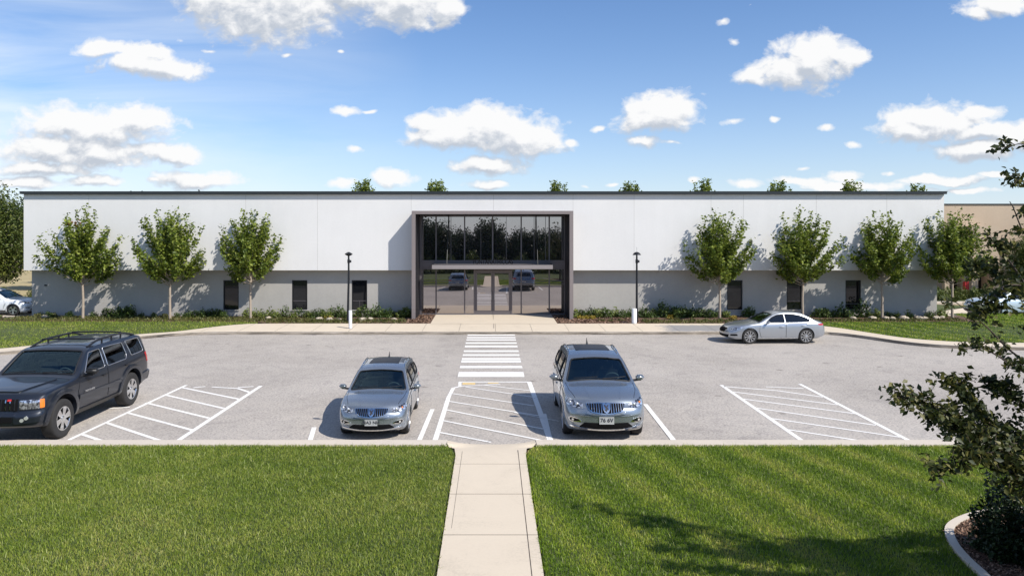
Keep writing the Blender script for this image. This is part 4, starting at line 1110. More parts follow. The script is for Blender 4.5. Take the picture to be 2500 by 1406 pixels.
vs = [bm.verts.new(p) for p in ((-0.665, 12.2, 0.131), (-0.66, 12.2, 0.131), (-0.650, 16.5, 0.131), (-0.656, 16.5, 0.131))]; bm.faces.new(vs)
struct('footpath_joint', bm, 'dark_bark')
LN_L = [(-60, 2), (-0.80, 2), (-0.82, 16.2), (-0.87, 16.72), (-1.0, 16.98), (-60, 16.98)]
LN_R = [(0.77, 2), (60, 2), (60, 16.98), (1.0, 16.98), (0.85, 16.72), (0.785, 16.2)]
for P_ in (LN_L, LN_R): struct('lawn', sheet(P_, 0.10), 'lawn_ground')
struct('lawn', sheet([(-80, -60), (80, -60), (80, 2), (-80, 2)], 0.09), 'lawn_ground')
# planter with a concrete edging at the lower right
EDGE = [G(2500, 1238, .15), G(2440, 1238, .15), G(2372, 1250, .15), G(2325, 1268, .15), G(2306, 1290, .15), G(2318, 1325, .15), G(2350, 1363, .15), G(2392, 1402, .15), G(2440, 1460, .15), G(2490, 1560, .15), G(2600, 1800, .15)]
EDs = smooth_line(EDGE, 5)
EDs = [(9.6, 13.0)] + EDs
PL = EDs + [(9.6, EDs[-1][1])]
GV_L = [(-10.2, 8.6), (-0.83, 8.6), (-0.84, 16.3), (-0.9, 16.75), (-1.05, 17.02), (-13.2, 17.02), (-13.2, 14)]
GV_R = [(0.79, 8.6), (9.6, 8.6), (13.5, 14), (13.5, 17.02), (1.05, 17.02), (0.87, 16.75), (0.80, 16.3)]
zn = lambda x, y: 0.10 + 0*x
grass('grass', GV_L, zn, 2900, 0.050, 0.0085, 'green mown grass of the front lawn left of the footpath', 5)
grass('grass', GV_L, zn, 260, 0.085, 0.0085, 'longer pale grass blades standing out of the left front lawn', 55, 'grass_blade_pale', leanv=(0.1, -0.1))
grass('grass', GV_R, zn, 2900, 0.050, 0.0085, 'green striped grass of the front lawn right of the footpath', 6, excl=[PL])
grass('grass', GV_R, zn, 220, 0.080, 0.008, 'longer pale grass blades standing out of the right front lawn', 56, 'grass_blade_pale', excl=[PL])
# straggling edges of grass over the path
grass('grass', [(-0.86, 8.6), (-0.765, 8.6), (-0.775, 16.4), (-0.86, 16.4)], zn, 900, 0.06, 0.009, 'thin grass blades straggling over the left edge of the footpath', 8)
grass('grass', [(0.735, 8.6), (0.83, 8.6), (0.83, 16.4), (0.75, 16.4)], zn, 1500, 0.065, 0.009, 'thin grass blades straggling over the right edge of the footpath', 9)
struct('planting_bed', sheet(PL, 0.125), 'mulch')
bm = ribbon(offset_line(EDs, 0.0), offset_line(EDs, 0.13), 0.16, 0.16)
geo = bmesh.ops.extrude_face_region(bm, geom=bm.faces[:])
for v in geo['geom']:
    if isinstance(v, bmesh.types.BMVert): v.co.z -= 0.14
bmesh.ops.recalc_face_normals(bm, faces=bm.faces)
tag(obj('bed_edging', bm, 'kerb_concrete', None, 50), 'curved concrete edging round the mulch bed at lower right', 'edging')
chips('mulch', PL, lambda x, y: 0.125+0*x, 1500, 0.055, 'brown bark mulch under the dark evergreen shrub', 10)

# ---- markings
ML = 0.004
def line_px(a, b, w, z=0.0045):
    A = Vector(G(*a)); B = Vector(G(*b)); t = (B-A).normalized(); n = Vector((-t.y, t.x))*w/2
    return [(A+n)[:], (A-n)[:], (B-n)[:], (B+n)[:]], z
def marks(name, segs, w, mat='white_paint', label=None):
    bm = bmesh.new()
    for k, sg in enumerate(segs):
        ww = sg[2] if len(sg) > 2 else w
        q, z = line_px(sg[0], sg[1], ww); zz = 0.004 + 0.0005*k
        fq = bm.faces.new([bm.verts.new((x, y, zz)) for x, y in q])
    bmesh.ops.recalc_face_normals(bm, faces=bm.faces)
    for f in bm.faces:
        if f.normal.z < 0: f.normal_flip()
    return struct(name, bm, mat)
z4 = lambda x, y: (x*0.264, 780+y*0.264)
z5 = lambda x, y: (740+x*0.376, 800+y*0.376)
z6 = lambda x, y: (1720+x*0.312, 740+y*0.312)
marks('parking_marking', [((148, 1083), (455, 940)), ((423, 1083), (637, 942), 0.13)] + [(z4(*a), z4(*b)) for a, b in (((1680, 628), (2215, 737)), ((1520, 695), (2070, 822)), ((1350, 770), (1935, 912)), ((1170, 860), (1780, 1023)), ((985, 955), (1600, 1160)), ((760, 1062), (1100, 1175)),
      ((1790, 630), (1900, 620)), ((1960, 625), (2200, 638)), ((2200, 638), (2310, 675)), ((2200, 630), (2345, 620)), ((995, 826), (1200, 812)))], 0.11)
marks('parking_marking', [(z6(*a), z6(*b)) for a, b in (((130, 640), (800, 1100)), ((745, 632), (1650, 1100)))], 0.125)
marks('parking_marking', [(z6(*a), z6(*b)) for a, b in (((150, 652), (560, 683)), ((560, 683), (930, 735)), ((210, 692), (1045, 795)), ((305, 750), (1185, 865)), ((400, 820), (1340, 955)), ((520, 902), (1530, 1048)), ((655, 990), (1350, 1097)), ((480, 655), (775, 668)))], 0.095)
marks('parking_marking', [(z5(*a), z5(*b), c) for a, b, c in (((1015, 352), (1480, 352), .12), ((1018, 352), (1018, 384), .10), ((1468, 352), (1610, 745), .15), ((1018, 381), (1280, 366), .08), ((1018, 381), (975, 392), .1), ((975, 392), (945, 450), .12), ((945, 450), (855, 738), .13),
      ((1170, 372), (1485, 410), .07), ((1055, 385), (1490, 450), .075), ((960, 427), (1500, 507), .08), ((945, 478), (1530, 572), .085), ((925, 533), (1560, 658), .09), ((905, 603), (1600, 742), .09), ((885, 680), (1220, 745), .09),
      ((1570, 560), (1612, 745), .08), ((840, 530), (745, 755), .12), ((72, 648), (38, 757), .12), ((2222, 498), (2420, 750), .13), ((1370, 552), (1660, 608), .05))], 0.1)
marks('parking_marking', [(z5(1035, 363), z5(1118, 363), .30), (z5(1200, 359), z5(1270, 359), .14)], 0.2, 'yellow_paint')
bars = [(817.2, 819), (823, 825.5), (828.5, 831), (835.8, 839.2), (843.7, 847.8), (855.2, 859.2), (865, 868.6), (874, 878.4), (879.6, 884.8), (893.2, 898.6), (908, 920)]
for a, b in bars:
    ya, yb = G(1200, a)[1], G(1200, b)[1]; m = (ya+yb)/2; hw = max(0.21, (ya-yb)/2)
    struct('crosswalk_stripe', sheet([(-1.18, m-hw), (1.15, m-hw), (1.15, m+hw), (-1.18, m+hw)], 0.005), 'white_paint')

# ------------------------------------------------------------------ the office building
B = empty('office_building', (0, 42.5, 0), 0, 'long low white and grey office building with a glazed entrance portal', 'building')
def bpart(name, bm, mat, parent=None, smooth=None):
    bmesh.ops.translate(bm, verts=bm.verts, vec=(0, -42.5, 0)); return obj(name, bm, mat, parent or B, smooth)
XL, XR = -26.65, 25.78; ZU, ZT = 2.90, 7.33
PXL, PXR = -4.43, 4.54
# upper storey: two wings and the piece over the portal
bm = boxes((XL, PXL-0.001, 42.0, 54, ZU, ZT-0.12), (PXR+0.001, XR, 42.0, 54, ZU, ZT-0.12), (PXL, PXR, 42.0, 54, 6.25, ZT-0.12))
bpart('upper_wall', bm, 'white_stucco')
bm = boxes((XL+0.15, PXL-0.001, 42.5, 53.8, -0.1, ZU), (PXR+0.001, XR-0.11, 42.5, 53.8, -0.1, ZU))
windows = [((545+583)/2, 38), ((713+750)/2, 37), ((859+896)/2, 37), (1794, 38), (1939.5, 37), (2083, 37)]
wx = [((px-1200)*42.5/1800) for px, _ in windows]; WW = 0.89; WZ0, WZ1 = 0.60, 2.31
me = bpy.data.meshes.new('w'); bm.to_mesh(me); bm.free()
cuts = []
for x in wx: cuts.append(boxes((x-WW/2, x+WW/2, 42.3, 42.72, WZ0, WZ1)))
me2 = bool_diff(me, cuts); bm = bmesh.new(); bm.from_mesh(me2)
bpart('lower_wall', bm, 'grey_stucco')
for k, x in enumerate(wx):
    bm = bmesh.new(); t = 0.055
    for q in ((x-WW/2+.002, x-WW/2+t, WZ0+.002, WZ1-.002), (x+WW/2-t, x+WW/2-.002, WZ0+.002, WZ1-.002), (x-WW/2+t, x+WW/2-t, WZ0+.002, WZ0+t), (x-WW/2+t, x+WW/2-t, WZ1-t, WZ1-.002)): box(bm, q[0], q[1], 42.53, 42.62, q[2], q[3])
    w = bpart('window', bm, 'dark_metal')
    bm = bmesh.new(); box(bm, x-WW/2+t, x+WW/2-t, 42.585, 42.60, WZ0+t, WZ1-t); bpart('pane', bm, 'window_glass', w)
    bm = bmesh.new(); box(bm, x-WW/2-.03, x+WW/2+.03, 42.44, 42.55, WZ0-.05, WZ0-.002); bpart('sill', bm, 'grey_stucco', w)
    if k in (1, 2, 4, 5):
        bm = bmesh.new(); box(bm, x-WW/2+t, x+WW/2-t, 42.57, 42.584, WZ0+(.5 if k != 5 else .33), WZ0+(.53 if k != 5 else .36))
        if k == 2: box(bm, x-.01, x+.01, 42.57, 42.584, WZ0+t, WZ0+.5)
        bpart('glazing_bar', bm, 'bronze_frame', w)
# thin panel joints of the render
bm = bmesh.new()
for px in (217, 600, 775, 1004, 1205, 1399, 1548, 1736, 1815, 1993, 2165):
    x = (px-1200)*42/1800; z0 = 6.30 if 1000 < px < 1402 else ZU+.02
    if px in (217, 600, 1736, 1815, 1993, 2165): z0 = 5.6
    box(bm, x-.006, x+.006, 41.9975, 42.01, z0, ZT-.13); bpart('panel_joint', bm, 'grey_stucco'); bm = bmesh.new()
bm.free()
bpart('roof', boxes((XL+.01, XR-.01, 42.01, 53.99, ZT-.125, ZT-.02)), 'cap_metal')
bm = boxes((XL-0.10, XR+0.05, 41.80, 42.02, ZT-0.10, ZT+0.02), (XL-0.13, XR+0.07, 41.77, 42.25, ZT+0.021, ZT+0.055), (XL-0.10, XL+0.12, 42.021, 54.1, ZT-0.10, ZT+0.02), (XR-0.15, XR+0.05, 42.021, 54.1, ZT-0.10, ZT+0.02), (XL+.121, XR-.151, 53.9, 54.1, ZT-0.10, ZT+0.02))
bpart('roof_cap', bm, 'cap_metal')
# small vents near the left corner of the grey wall
bm = boxes((-25.75, -25.62, 42.44, 42.51, 1.98, 2.06)); bevel(bm, 0.01); bpart('wall_fitting', bm, 'dark_metal')
# portal
PY = 40.9; GY = 43.2; ZP = 6.25; ft = 0.21
outer = boxes((PXL, PXL+ft, PY, GY+.2, -0.1, ZP), (PXR-ft, PXR, PY, GY+.2, -0.1, ZP), (PXL+ft, PXR-ft, PY, GY+.2, ZP-ft+.03, ZP))
p = bpart('portal_frame', outer, 'portal_face')
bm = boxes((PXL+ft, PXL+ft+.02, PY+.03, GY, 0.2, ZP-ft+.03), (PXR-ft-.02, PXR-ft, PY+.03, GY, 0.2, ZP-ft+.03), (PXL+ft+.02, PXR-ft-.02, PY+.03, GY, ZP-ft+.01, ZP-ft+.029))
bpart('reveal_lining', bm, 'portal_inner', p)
def gx(px): return (px-1200)*GY/1800
def gz(py): return CAMH - (py-570)*GY/1800
cw = bpart('curtain_wall', boxes((gx(1024)-.05, gx(1383)+.05, GY+.10, GY+.16, 0.2, ZP-ft)), 'black')
# panes
cols = [1028.5, 1064.6, 1134.3, 1202.8, 1272.5, 1341, 1378]
ztop, zs1, zs0, zbt = gz(529.5), gz(635.6), gz(658), gz(765.5)
for i in range(6):
    bpart('upper_pane', boxes((gx(cols[i]), gx(cols[i+1]), GY+.035, GY+.045, zs1, ztop)), 'facade_glass', cw)
lowc = [1028.5, 1064.6, 1134.3, 1160]; lowr = [1247, 1272.5, 1341, 1378]
for L_ in (lowc, lowr):
    for a, b in zip(L_, L_[1:]): bpart('lower_pane', boxes((gx(a), gx(b), GY+.035, GY+.045, zbt, zs0)), 'facade_glass', cw)
bm = bmesh.new()
for c in cols[1:-1]:
    w = .035 if c != 1202.8 else .04
    box(bm, gx(c)-w, gx(c)+w, GY-.06, GY+.08, zs1-.002, ztop+.002)
for c in (1064.6, 1134.3, 1272.5, 1341): box(bm, gx(c)-.035, gx(c)+.035, GY-.058, GY+.08, 0.2, zs0+.002)
for c in (1026.2, 1380.8): box(bm, gx(c)-.075, gx(c)+.075, GY-.061, GY+.08, 0.2, ztop+.003)
box(bm, gx(1028), gx(1379), GY-.055, GY+.08, ztop, ztop+.13)
box(bm, gx(1028), gx(1379), GY-.055, GY+.08, zs1-.07, zs1)
box(bm, gx(1028), gx(1379), GY-.055, GY+.08, zs0, zs0+.05)
box(bm, gx(1028), gx(1160), GY-.055, GY+.08, 0.2, zbt); box(bm, gx(1247), gx(1379), GY-.055, GY+.08, 0.2, zbt)
for a, b in ((1028, 1158), (1249, 1379)):
    for zz in (686.5, 692.5): box(bm, gx(a), gx(b), GY-.02, GY+.03, gz(zz)-.016, gz(zz)+.016)
bpart('mullion', bm, 'bronze_frame', cw)
# slender inner fins seen in the upper panes
bm = bmesh.new()
for c in (1101, 1174, 1236, 1304, 1332): bpart('glazing_fin', boxes((gx(c)-.012, gx(c)+.012, GY+.0, GY+.03, zs1, ztop)), 'bronze_frame', cw)
bm.free()
bpart('spandrel', boxes((gx(1028), gx(1379), GY-.02, GY+.07, zs0+.051, zs1-.071)), 'bronze_frame', cw)
# doors
dl, dm, dr_ = 1160, 1203.2, 1247; dz = gz(661.5)
bm = boxes((gx(1156.5), gx(1160.5), GY-.07, GY+.08, 0.2, dz+.06), (gx(1246.5), gx(1250.5), GY-.07, GY+.08, 0.2, dz+.06), (gx(1160.5), gx(1246.5), GY-.07, GY+.08, dz, dz+.06))
bpart('door_frame', bm, 'bronze_frame', cw)
for a, b, hx in ((gx(1160.7), gx(1203.1), gx(1200.5)), (gx(1203.6), gx(1246.3), gx(1206.5))):
    st = 0.10; z0 = .262
    bm = boxes((a, a+st, GY-.04, GY+.03, z0, dz-.005), (b-st, b, GY-.04, GY+.03, z0, dz-.005), (a+st, b-st, GY-.04, GY+.03, z0, z0+.22), (a+st, b-st, GY-.04, GY+.03, dz-.13, dz-.005))
    d = bpart('entrance_door', bm, 'bronze_frame')
    bpart('pane', boxes((a+st, b-st, GY-.01, GY+.0, z0+.22, dz-.13)), 'facade_glass', d)
    bm = bmesh.new(); tube(bm, [(hx, GY-.045, 1.12), (hx, GY-.10, 1.15), (hx, GY-.10, 1.55), (hx, GY-.045, 1.58)], 0.014, 8); bpart('handle', bm, 'steel', d, 40)
bpart('threshold', boxes((gx(1062), gx(1345), GY-.16, GY-.06, 0.2, 0.275)), 'steel')
# canopy hung on rods
CY = 41.55
def cx_(px): return (px-1200)*CY/1800
ca = bpart('canopy', boxes((cx_(1054.6), cx_(1349.7), CY, GY-.07, 2.995, 3.235)), 'canopy_metal')
bpart('canopy_edge', boxes((cx_(1054.6)-.01, cx_(1349.7)+.01, CY-.01, CY+.05, 3.236, 3.262), (cx_(1054.6)-.01, cx_(1054.6)+.04, CY+.051, GY-.07, 3.236, 3.262), (cx_(1349.7)-.04, cx_(1349.7)+.01, CY+.051, GY-.07, 3.236, 3.262)), 'portal_inner', ca)
for a, b in ((1090, 1095.7), (1313.5, 1308.5)):
    bm = bmesh.new(); xa = cx_(a); xb = gx(b)
    tube(bm, [(xa, CY+.25, 3.22), (xb, GY-.15, 6.05)], 0.022, 8); bpart('hanger_rod', bm, 'black_trim', ca, 40)
t = text_bm('PONTANATHICCAS', 0.36, 0.03, bold=True)
w_ = max(v.co.x for v in t.verts) - min(v.co.x for v in t.verts)
bmesh.ops.scale(t, verts=t.verts, vec=(2.26/w_, 1, 1))
bmesh.ops.transform(t, matrix=Matrix.Translation((cx_(1203.5), CY+.06, 3.39)) @ Matrix.Rotation(math.pi/2, 4, 'X'), verts=t.verts)
bpart('lettering', t, 'black', ca)

# ------------------------------------------------------------------ lamps and bollards
def lamp(x, y, top, label, kind, lean=0.0):
    zb = zbed(x, y)
    L_ = empty('street_lamp', (x, y, zb), 0, label, 'street lamp', 'black lamp posts along the pavement')
    h = top-zb
    bm = bmesh.new(); lathe(bm, [(0.13, -0.05), (0.13, 0.03), (0.06, 0.06)], 20); tube(bm, [(-lean, 0, 0), (0, 0, h*.6), (0.0, 0, h-0.45)], [0.065, 0.055, 0.048], 12); obj('pole', bm, 'dark_metal', L_, 40)
    bm = bmesh.new(); lathe(bm, [(0.05, h-.62), (0.075, h-.60), (0.075, h-.42), (0.05, h-.40), (0.045, h-.20)], 16); box(bm, 0.03, 0.14, -.05, .05, h-.58, h-.45); obj('bracket', bm, 'dark_metal', L_, 40)
    bm = bmesh.new()
    if kind == 'dome': lathe(bm, [(0.0, h), (0.05, h-.005), (0.13, h-.04), (0.19, h-.10), (0.235, h-.17), (0.20, h-.165), (0.12, h-.12), (0.04, h-.12), (0.04, h-.2)], 24)
    else: lathe(bm, [(0.0, h), (0.06, h-.015), (0.16, h-.07), (0.22, h-.115), (0.20, h-.15), (0.09, h-.21), (0.04, h-.22)], 10)
    obj('lamp_head', bm, 'dark_metal', L_, 40)
    if kind == 'dome':
        bm = bmesh.new(); tube(bm, [(0, 0, h-.01), (0, 0, h+.25)], 0.006, 5); obj('finial', bm, 'dark_metal', L_)
    return L_
lamp(-7.75, 40.0, 4.0, 'black lamp post with a faceted head beside the window left of the entrance', 'facet', 0.05)
lamp(7.88, 40.0, 4.0, 'black lamp post with a domed head on the grey wall right of the entrance', 'dome')
for x, y, r, h, lb in ((-7.2, 37.6, 0.085, 0.93, 'slim white bollard on the pavement in front of the left lamp post'), (7.62, 39.38, 0.135, 0.80, 'stout white bollard at the foot of the right lamp post')):
    b_ = empty('bollard', (x, y, zbed(x, y)), 0, lb, 'bollard')
    bm = bmesh.new(); lathe(bm, [(r*1.02, -0.03), (r, 0.02), (r, h-.03), (r*.9, h-.008), (0, h)], 24); obj('post', bm, 'white_enamel', b_, 40)
    bm = bmesh.new(); lathe(bm, [(r*1.25, 0.0), (r*1.25, 0.02), (r*1.03, 0.03)], 24, caps=False); obj('base_ring', bm, 'steel', b_, 40)

# ------------------------------------------------------------------ trees
K1 = TreeKind(11); K2 = TreeKind(23, nb=33, crown_r=1.85); K3 = TreeKind(37, nb=28, crown_r=1.72, clear=2.05)
trees = [(202, 41.0, K1, 1.0, 0.4, 'young tree at the far left with a few rusty leaves at its top'),
         (415, 41.0, K2, 1.0, 1.9, 'young tree between the rusty-topped tree and the leftmost window'),
         (612, 41.2, K3, 1.0, 3.1, 'young tree just right of the leftmost window'),
         (1757, 41.2, K2, 0.98, 4.4, 'yellow-green young tree beside the first window right of the lamp post'),
         (1960, 41.2, K1, 0.99, 2.2, 'young tree right behind the silver sedan at the middle window'),
         (2153, 41.2, K3, 0.98, 5.3, 'young tree right of the last window with a dark thin trunk'),
         (2325, 41.2, K2, 0.99, 0.9, 'young tree past the right end of the building')]
for px, d, K, sc, rz, lb in trees:
    x = (px-1200)*d/1800; K.place(x, d, zbed(x, d), rz, sc, lb)
# rusty spray in the far-left tree
V, T = leaf_cloud(np.array([(x, 0.0, 0.0) for x in (-.3, -.2, -.1, 0, .12)]), None, 0.11, np.random.default_rng(3), 0.09, 9)
tr0 = [o for o in bpy.data.objects if o.get('label', '').startswith('young tree at the far left')][0]
o = link_mesh('rusty_leaves', mesh_np('rusty_leaves', V, T), 'red_leaf', tr0); o.location = (-0.3, -0.5, 5.35); o['label'] = 'rusty orange leaves near the top'
# tree tips behind the roof
KB = TreeKind(51, height=9.0, clear=2.6, crown_r=1.45, nb=46, leaf=0.21, per=9, twig=.2, trunk_r=.11, spread=.13)
for i, (px, py) in enumerate(((885, 441), (1065, 442), (1362, 445), (1540, 447), (1717, 441), (1898, 444), (2078, 443), (2243, 452))):
    d = 60; x = (px-1200)*d/1800; h = 5+(570-py)*d/1800
    words = ['leftmost of the tree tips over the roof, with two fingers', 'second tree tip over the roof from the left, split in two', 'tree tip over the roof just left of the portal right edge', 'tree tip over the roof above the domed lamp post',
             'tree tip over the roof above the yellow-green tree', 'tree tip over the roof between the second and third trees right of the lamp', 'tree tip over the roof above the last window', 'smallest tree tip over the roof near its right end'][i]
    KB.place(x, d, 0, i*1.3, (h-.3)/9.0, words, group='trees behind the roof')
# large tree and others at the far left
KL = TreeKind(61, height=9.2, clear=1.9, crown_r=3.0, nb=74, leaf=0.22, per=9, trunk_r=.17, spread=.2, leafm='far_leaf', fill=300)
KL.place(-34.3, 50.5, 0.0, 0.3, 0.80, 'big dark green tree behind the left end of the building', name='broadleaf_tree')
KL.place(-39.2, 56.5, 0.0, 2.3, 0.90, 'tallest broad tree at the left edge of the photo', name='broadleaf_tree')
KL.place(-39.5, 66, 0.0, 4.3, 0.72, 'lower broad tree farther off between the left edge and the building', name='broadleaf_tree')
KL.place(-41, 74, 0.0, 1.1, 0.85, 'dim far tree beyond the field on the left', name='broadleaf_tree')
KL.place(-47, 62, 0.0, 5.1, 0.9, 'outermost tree beyond the left edge field', name='broadleaf_tree')
tr = K1.place(-29.3, 50.5, 0, 1, 0.9, 'small sapling with a bare slanting trunk behind the white car', name='young_tree')

# shrubs of the beds
kinds = {'dark': [shrub_mesh(s, 0.75, 0.5, 0.6, 0.10, 420, 'shrub_leaf') for s in (1, 2, 3)],
         'light': [shrub_mesh(s, 0.6, 0.40, 0.5, 0.11, 300, 'shrub_leaf_light', 0.35) for s in (4, 5, 6)],
         'gold': [shrub_mesh(s, 0.45, 0.24, 0.4, 0.08, 200, 'shrub_leaf_gold') for s in (7, 8)],
         'spiky': [shrub_mesh(s, 0.7, 0.62, 0.5, 0.13, 240, 'shrub_leaf', 0.6) for s in (9, 10)],
         'low': [shrub_mesh(s, 0.7, 0.2, 0.4, 0.075, 260, 'cover_leaf') for s in (12, 13)]}
LBL = {'dark': ('dark green rounded shrub in the bed along the grey wall', 'dark shrubs along the wall'), 'light': ('light green leafy shrub in the bed along the grey wall', 'light green shrubs along the wall'),
       'gold': ('golden yellow low shrub in the bed by the portal', 'golden shrubs by the portal'), 'spiky': ('upright spiky green shrub in the bed along the grey wall', 'spiky shrubs along the wall'), 'low': ('low olive ground-cover mound at the front of the bed', 'low mounds at the bed front')}
rs = random.Random(5)
def put_shrub(kind, px, d, sc):
    x = (px-1200)*d/1800; me = rs.choice(kinds[kind])
    o = bpy.data.objects.new('shrub' if kind != 'low' else 'ground_cover_mound', me); COL.objects.link(o)
    o.location = (x, d, zbed(x, d)-.01); o.rotation_euler = (0, 0, rs.uniform(0, 6.28)); o.scale = (sc, sc, sc*rs.uniform(.85, 1.15))
    tag(o, LBL[kind][0], 'shrub', LBL[kind][1])
# left bed: (pixel, kind, size)
for px, k, s in ((95, 'low', 1.2), (130, 'low', 1.1), (118, 'dark', .8), (170, 'dark', .8), (228, 'dark', .75), (262, 'dark', 1.0), (285, 'dark', 1.35), (300, 'spiky', .8), (316, 'dark', 1.2), (345, 'dark', .6), (375, 'dark', .5), (402, 'low', 1.0), (432, 'dark', .6), (458, 'dark', .95), (478, 'dark', .9), (497, 'dark', 1.0), (515, 'dark', .95), (533, 'dark', 1.0), (545, 'dark', .8),
                 (602, 'light', .9), (622, 'light', .9), (640, 'light', .9), (662, 'light', 1.05), (680, 'light', 1.0), (697, 'spiky', .8), (715, 'light', .85), (731, 'spiky', .75), (752, 'light', .95), (766, 'dark', .95), (783, 'dark', .9), (797, 'light', 1.1), (812, 'dark', 1.0), (830, 'spiky', 1.0), (843, 'dark', .8),
                 (872, 'light', 1.0), (888, 'spiky', .9), (903, 'dark', .9), (918, 'spiky', 1.05), (934, 'dark', .95), (950, 'dark', .95), (965, 'light', .9), (980, 'light', 1.1), (993, 'light', 1.2),
                 (1405, 'light', 1.2), (1420, 'dark', 1.0), (1440, 'dark', 1.0), (1458, 'light', 1.1), (1478, 'dark', 1.1), (1500, 'light', 1.15), (1520, 'dark', .95), (1538, 'dark', .95), (1568, 'dark', 1.0), (1582, 'dark', 1.0), (1600, 'dark', 1.05), (1618, 'spiky', 1.25), (1640, 'dark', 1.1), (1658, 'dark', 1.2), (1675, 'dark', 1.15), (1693, 'dark', 1.2), (1712, 'dark', 1.1), (1730, 'dark', .95), (1748, 'dark', .85), (1772, 'light', .9),
                 (1830, 'dark', 1.1), (2000, 'dark', 1.2), (2015, 'dark', 1.0), (2034, 'dark', .8), (2052, 'spiky', 1.0), (2068, 'dark', 1.05), (2092, 'spiky', .95), (2108, 'spiky', 1.1), (2125, 'light', .9), (2143, 'light', .9), (2168, 'dark', .8), (2188, 'light', .8), (2218, 'light', .9), (2270, 'dark', .8), (2292, 'light', 1.0), (2305, 'light', .9)):
    put_shrub(k, px, 41.9+rs.uniform(-.25, .2), s*1.05)
for px, k in ((1418, 'gold'), (1432, 'gold'), (1446, 'gold'), (1636, 'gold'), (800, 'gold'), (1790, 'gold')): put_shrub(k, px, 41.1, 1.0)
for px in list(range(860, 992, 17)) + list(range(690, 850, 19)) + [1468, 1490, 1515, 1575, 1600, 1650, 1690, 1725, 1760]: put_shrub('low', px, 40.3+rs.uniform(-.3, .3), rs.uniform(.7, 1.0))
# rocks
rk = []
for s in range(4):
    bm = bmesh.new(); bmesh.ops.create_icosphere(bm, subdivisions=2, radius=0.2); rr = random.Random(s)
    for v in bm.verts: v.co *= 0.8+0.35*rr.random()*1.0; v.co.z *= 0.62
    me = bpy.data.meshes.new('rock'); bm.to_mesh(me); bm.free(); me.materials.append(M['rock']); rk.append(me)
for px, d, s in ((780, 40.6, 1.0), (805, 40.5, 1.0), (826, 40.5, .7), (885, 40.4, 1.1), (905, 40.5, 1.0), (962, 40.5, .8), (655, 41.2, .7), (2083, 41.0, .8), (2130, 41.1, 1.0), (2162, 41.1, .9), (2180, 41.0, .8), (2205, 41.1, 1.15), (2212, 41.0, .8), (2243, 41.1, 1.0), (2258, 41.0, .9), (2285, 41.1, 1.0), (2300, 41.2, .9), (110, 41.6, .9)):
    o = bpy.data.objects.new('rock', rk[rs.randrange(4)]); COL.objects.link(o); x = (px-1200)*d/1800
    o.location = (x, d, zbed(x, d)+.05); o.rotation_euler = (0, 0, rs.uniform(0, 6)); o.scale = (s*1.15, s, s)
    tag(o, 'tan rounded stone lying in the bed among the shrubs', 'rock', 'stones in the planting bed')
# ground cover and mulch
grass('ground_cover', [(-27.5, 40.9), (-26.4, 40.1), (-15, 40.1), (-12.4, 39.8), (-12, 39.36), (-4.6, 39.36), (-4.6, 40.5), (-12, 41.5), (-26.6, 42.3)], zl, 170, 0.10, 0.05, 'low olive ground cover in the bed left of the entrance', 21, 'cover_leaf', cat='ground cover')
grass('ground_cover', [(8.2, 39.36), (14.6, 39.36), (17.2, 40.0), (26, 40.1), (26, 41.4), (8.2, 40.4)], zl, 170, 0.10, 0.05, 'low olive ground cover in the bed right of the entrance', 22, 'cover_leaf', cat='ground cover')
chips('mulch', [(-7.5, 39.35), (-3.3, 39.35), (-3.3, 43), (-4.2, 43), (-4.4, 41), (-7.5, 41)], zl, 130, 0.14, 'brown bark mulch in the bed left of the entrance walk', 23)
chips('mulch', [(3.55, 39.35), (8.2, 39.35), (8.2, 41.5), (4.5, 41.5), (4.3, 43), (3.55, 43)], zl, 130, 0.14, 'brown bark mulch in the bed right of the entrance walk', 24)

# ------------------------------------------------------------------ right side: neighbour building, hedge, driveway
NB = empty('beige_building', (30, 62, 0), 0, 'beige flat-roofed building with a porch beyond the right end', 'building')
def npart(name, bm, mat, parent=None):
    bmesh.ops.translate(bm, verts=bm.verts, vec=(-30, -62, 0)); return obj(name, bm, mat, parent or NB)
def nx(px, d=62): return (px-1200)*d/1800
def nz(py, d=62): return 5-(py-570)*d/1800
bm = boxes((34, 75, 62, 80, -0.1, nz(500))); npart('wall', bm, 'beige_stucco')
npart('roof_edge', boxes((33.95, 75.1, 61.93, 80.1, nz(500), nz(497.5))), 'cap_metal')
npart('porch_wall', boxes((nx(2372, 60), nx(2440, 60), 60, 61.99, 2.9, nz(552, 60)), (nx(2372, 60), nx(2388, 60), 60, 61.99, -.1, 2.9), (nx(2425, 60), nx(2440, 60), 60, 61.99, -.1, 2.9)), 'beige_stucco')
npart('entrance_recess', boxes((nx(2325), nx(2348), 61.9, 61.99, 0, 2.3)), 'black')
for a in (2305, 2352): npart('column', boxes((nx(a, 60.5), nx(a+11, 60.5), 60.4, 60.8, -.1, 2.6)), 'beige_stucco')
npart('porch_roof', boxes((nx(2300, 60.5), nx(2371, 60.5), 60.3, 61.92, 2.61, 3.0)), 'beige_stucco')
dr = npart('door', boxes((nx(2352), nx(2378), 61.9, 61.985, 0, 2.2)), 'black'); npart('door', boxes((nx(2389, 61), nx(2424, 61), 61.5, 61.6, 0, 2.85)), 'dark_metal')
npart('pane', boxes((nx(2393, 61), nx(2404, 61), 61.46, 61.49, .2, 2.6)), 'window_glass', dr)
bm = boxes((nx(2356, 59), nx(2366, 59), 59, 59.3, 0.5, 1.15), (nx(2357, 59), nx(2358.5, 59), 59.02, 59.28, 0, .5), (nx(2363.5, 59), nx(2365, 59), 59.02, 59.28, 0, .5)); bevel(bm, .01, 1)
tag(obj('news_box', bm, 'red_paint'), 'small red box on legs by the beige building entrance', 'box')
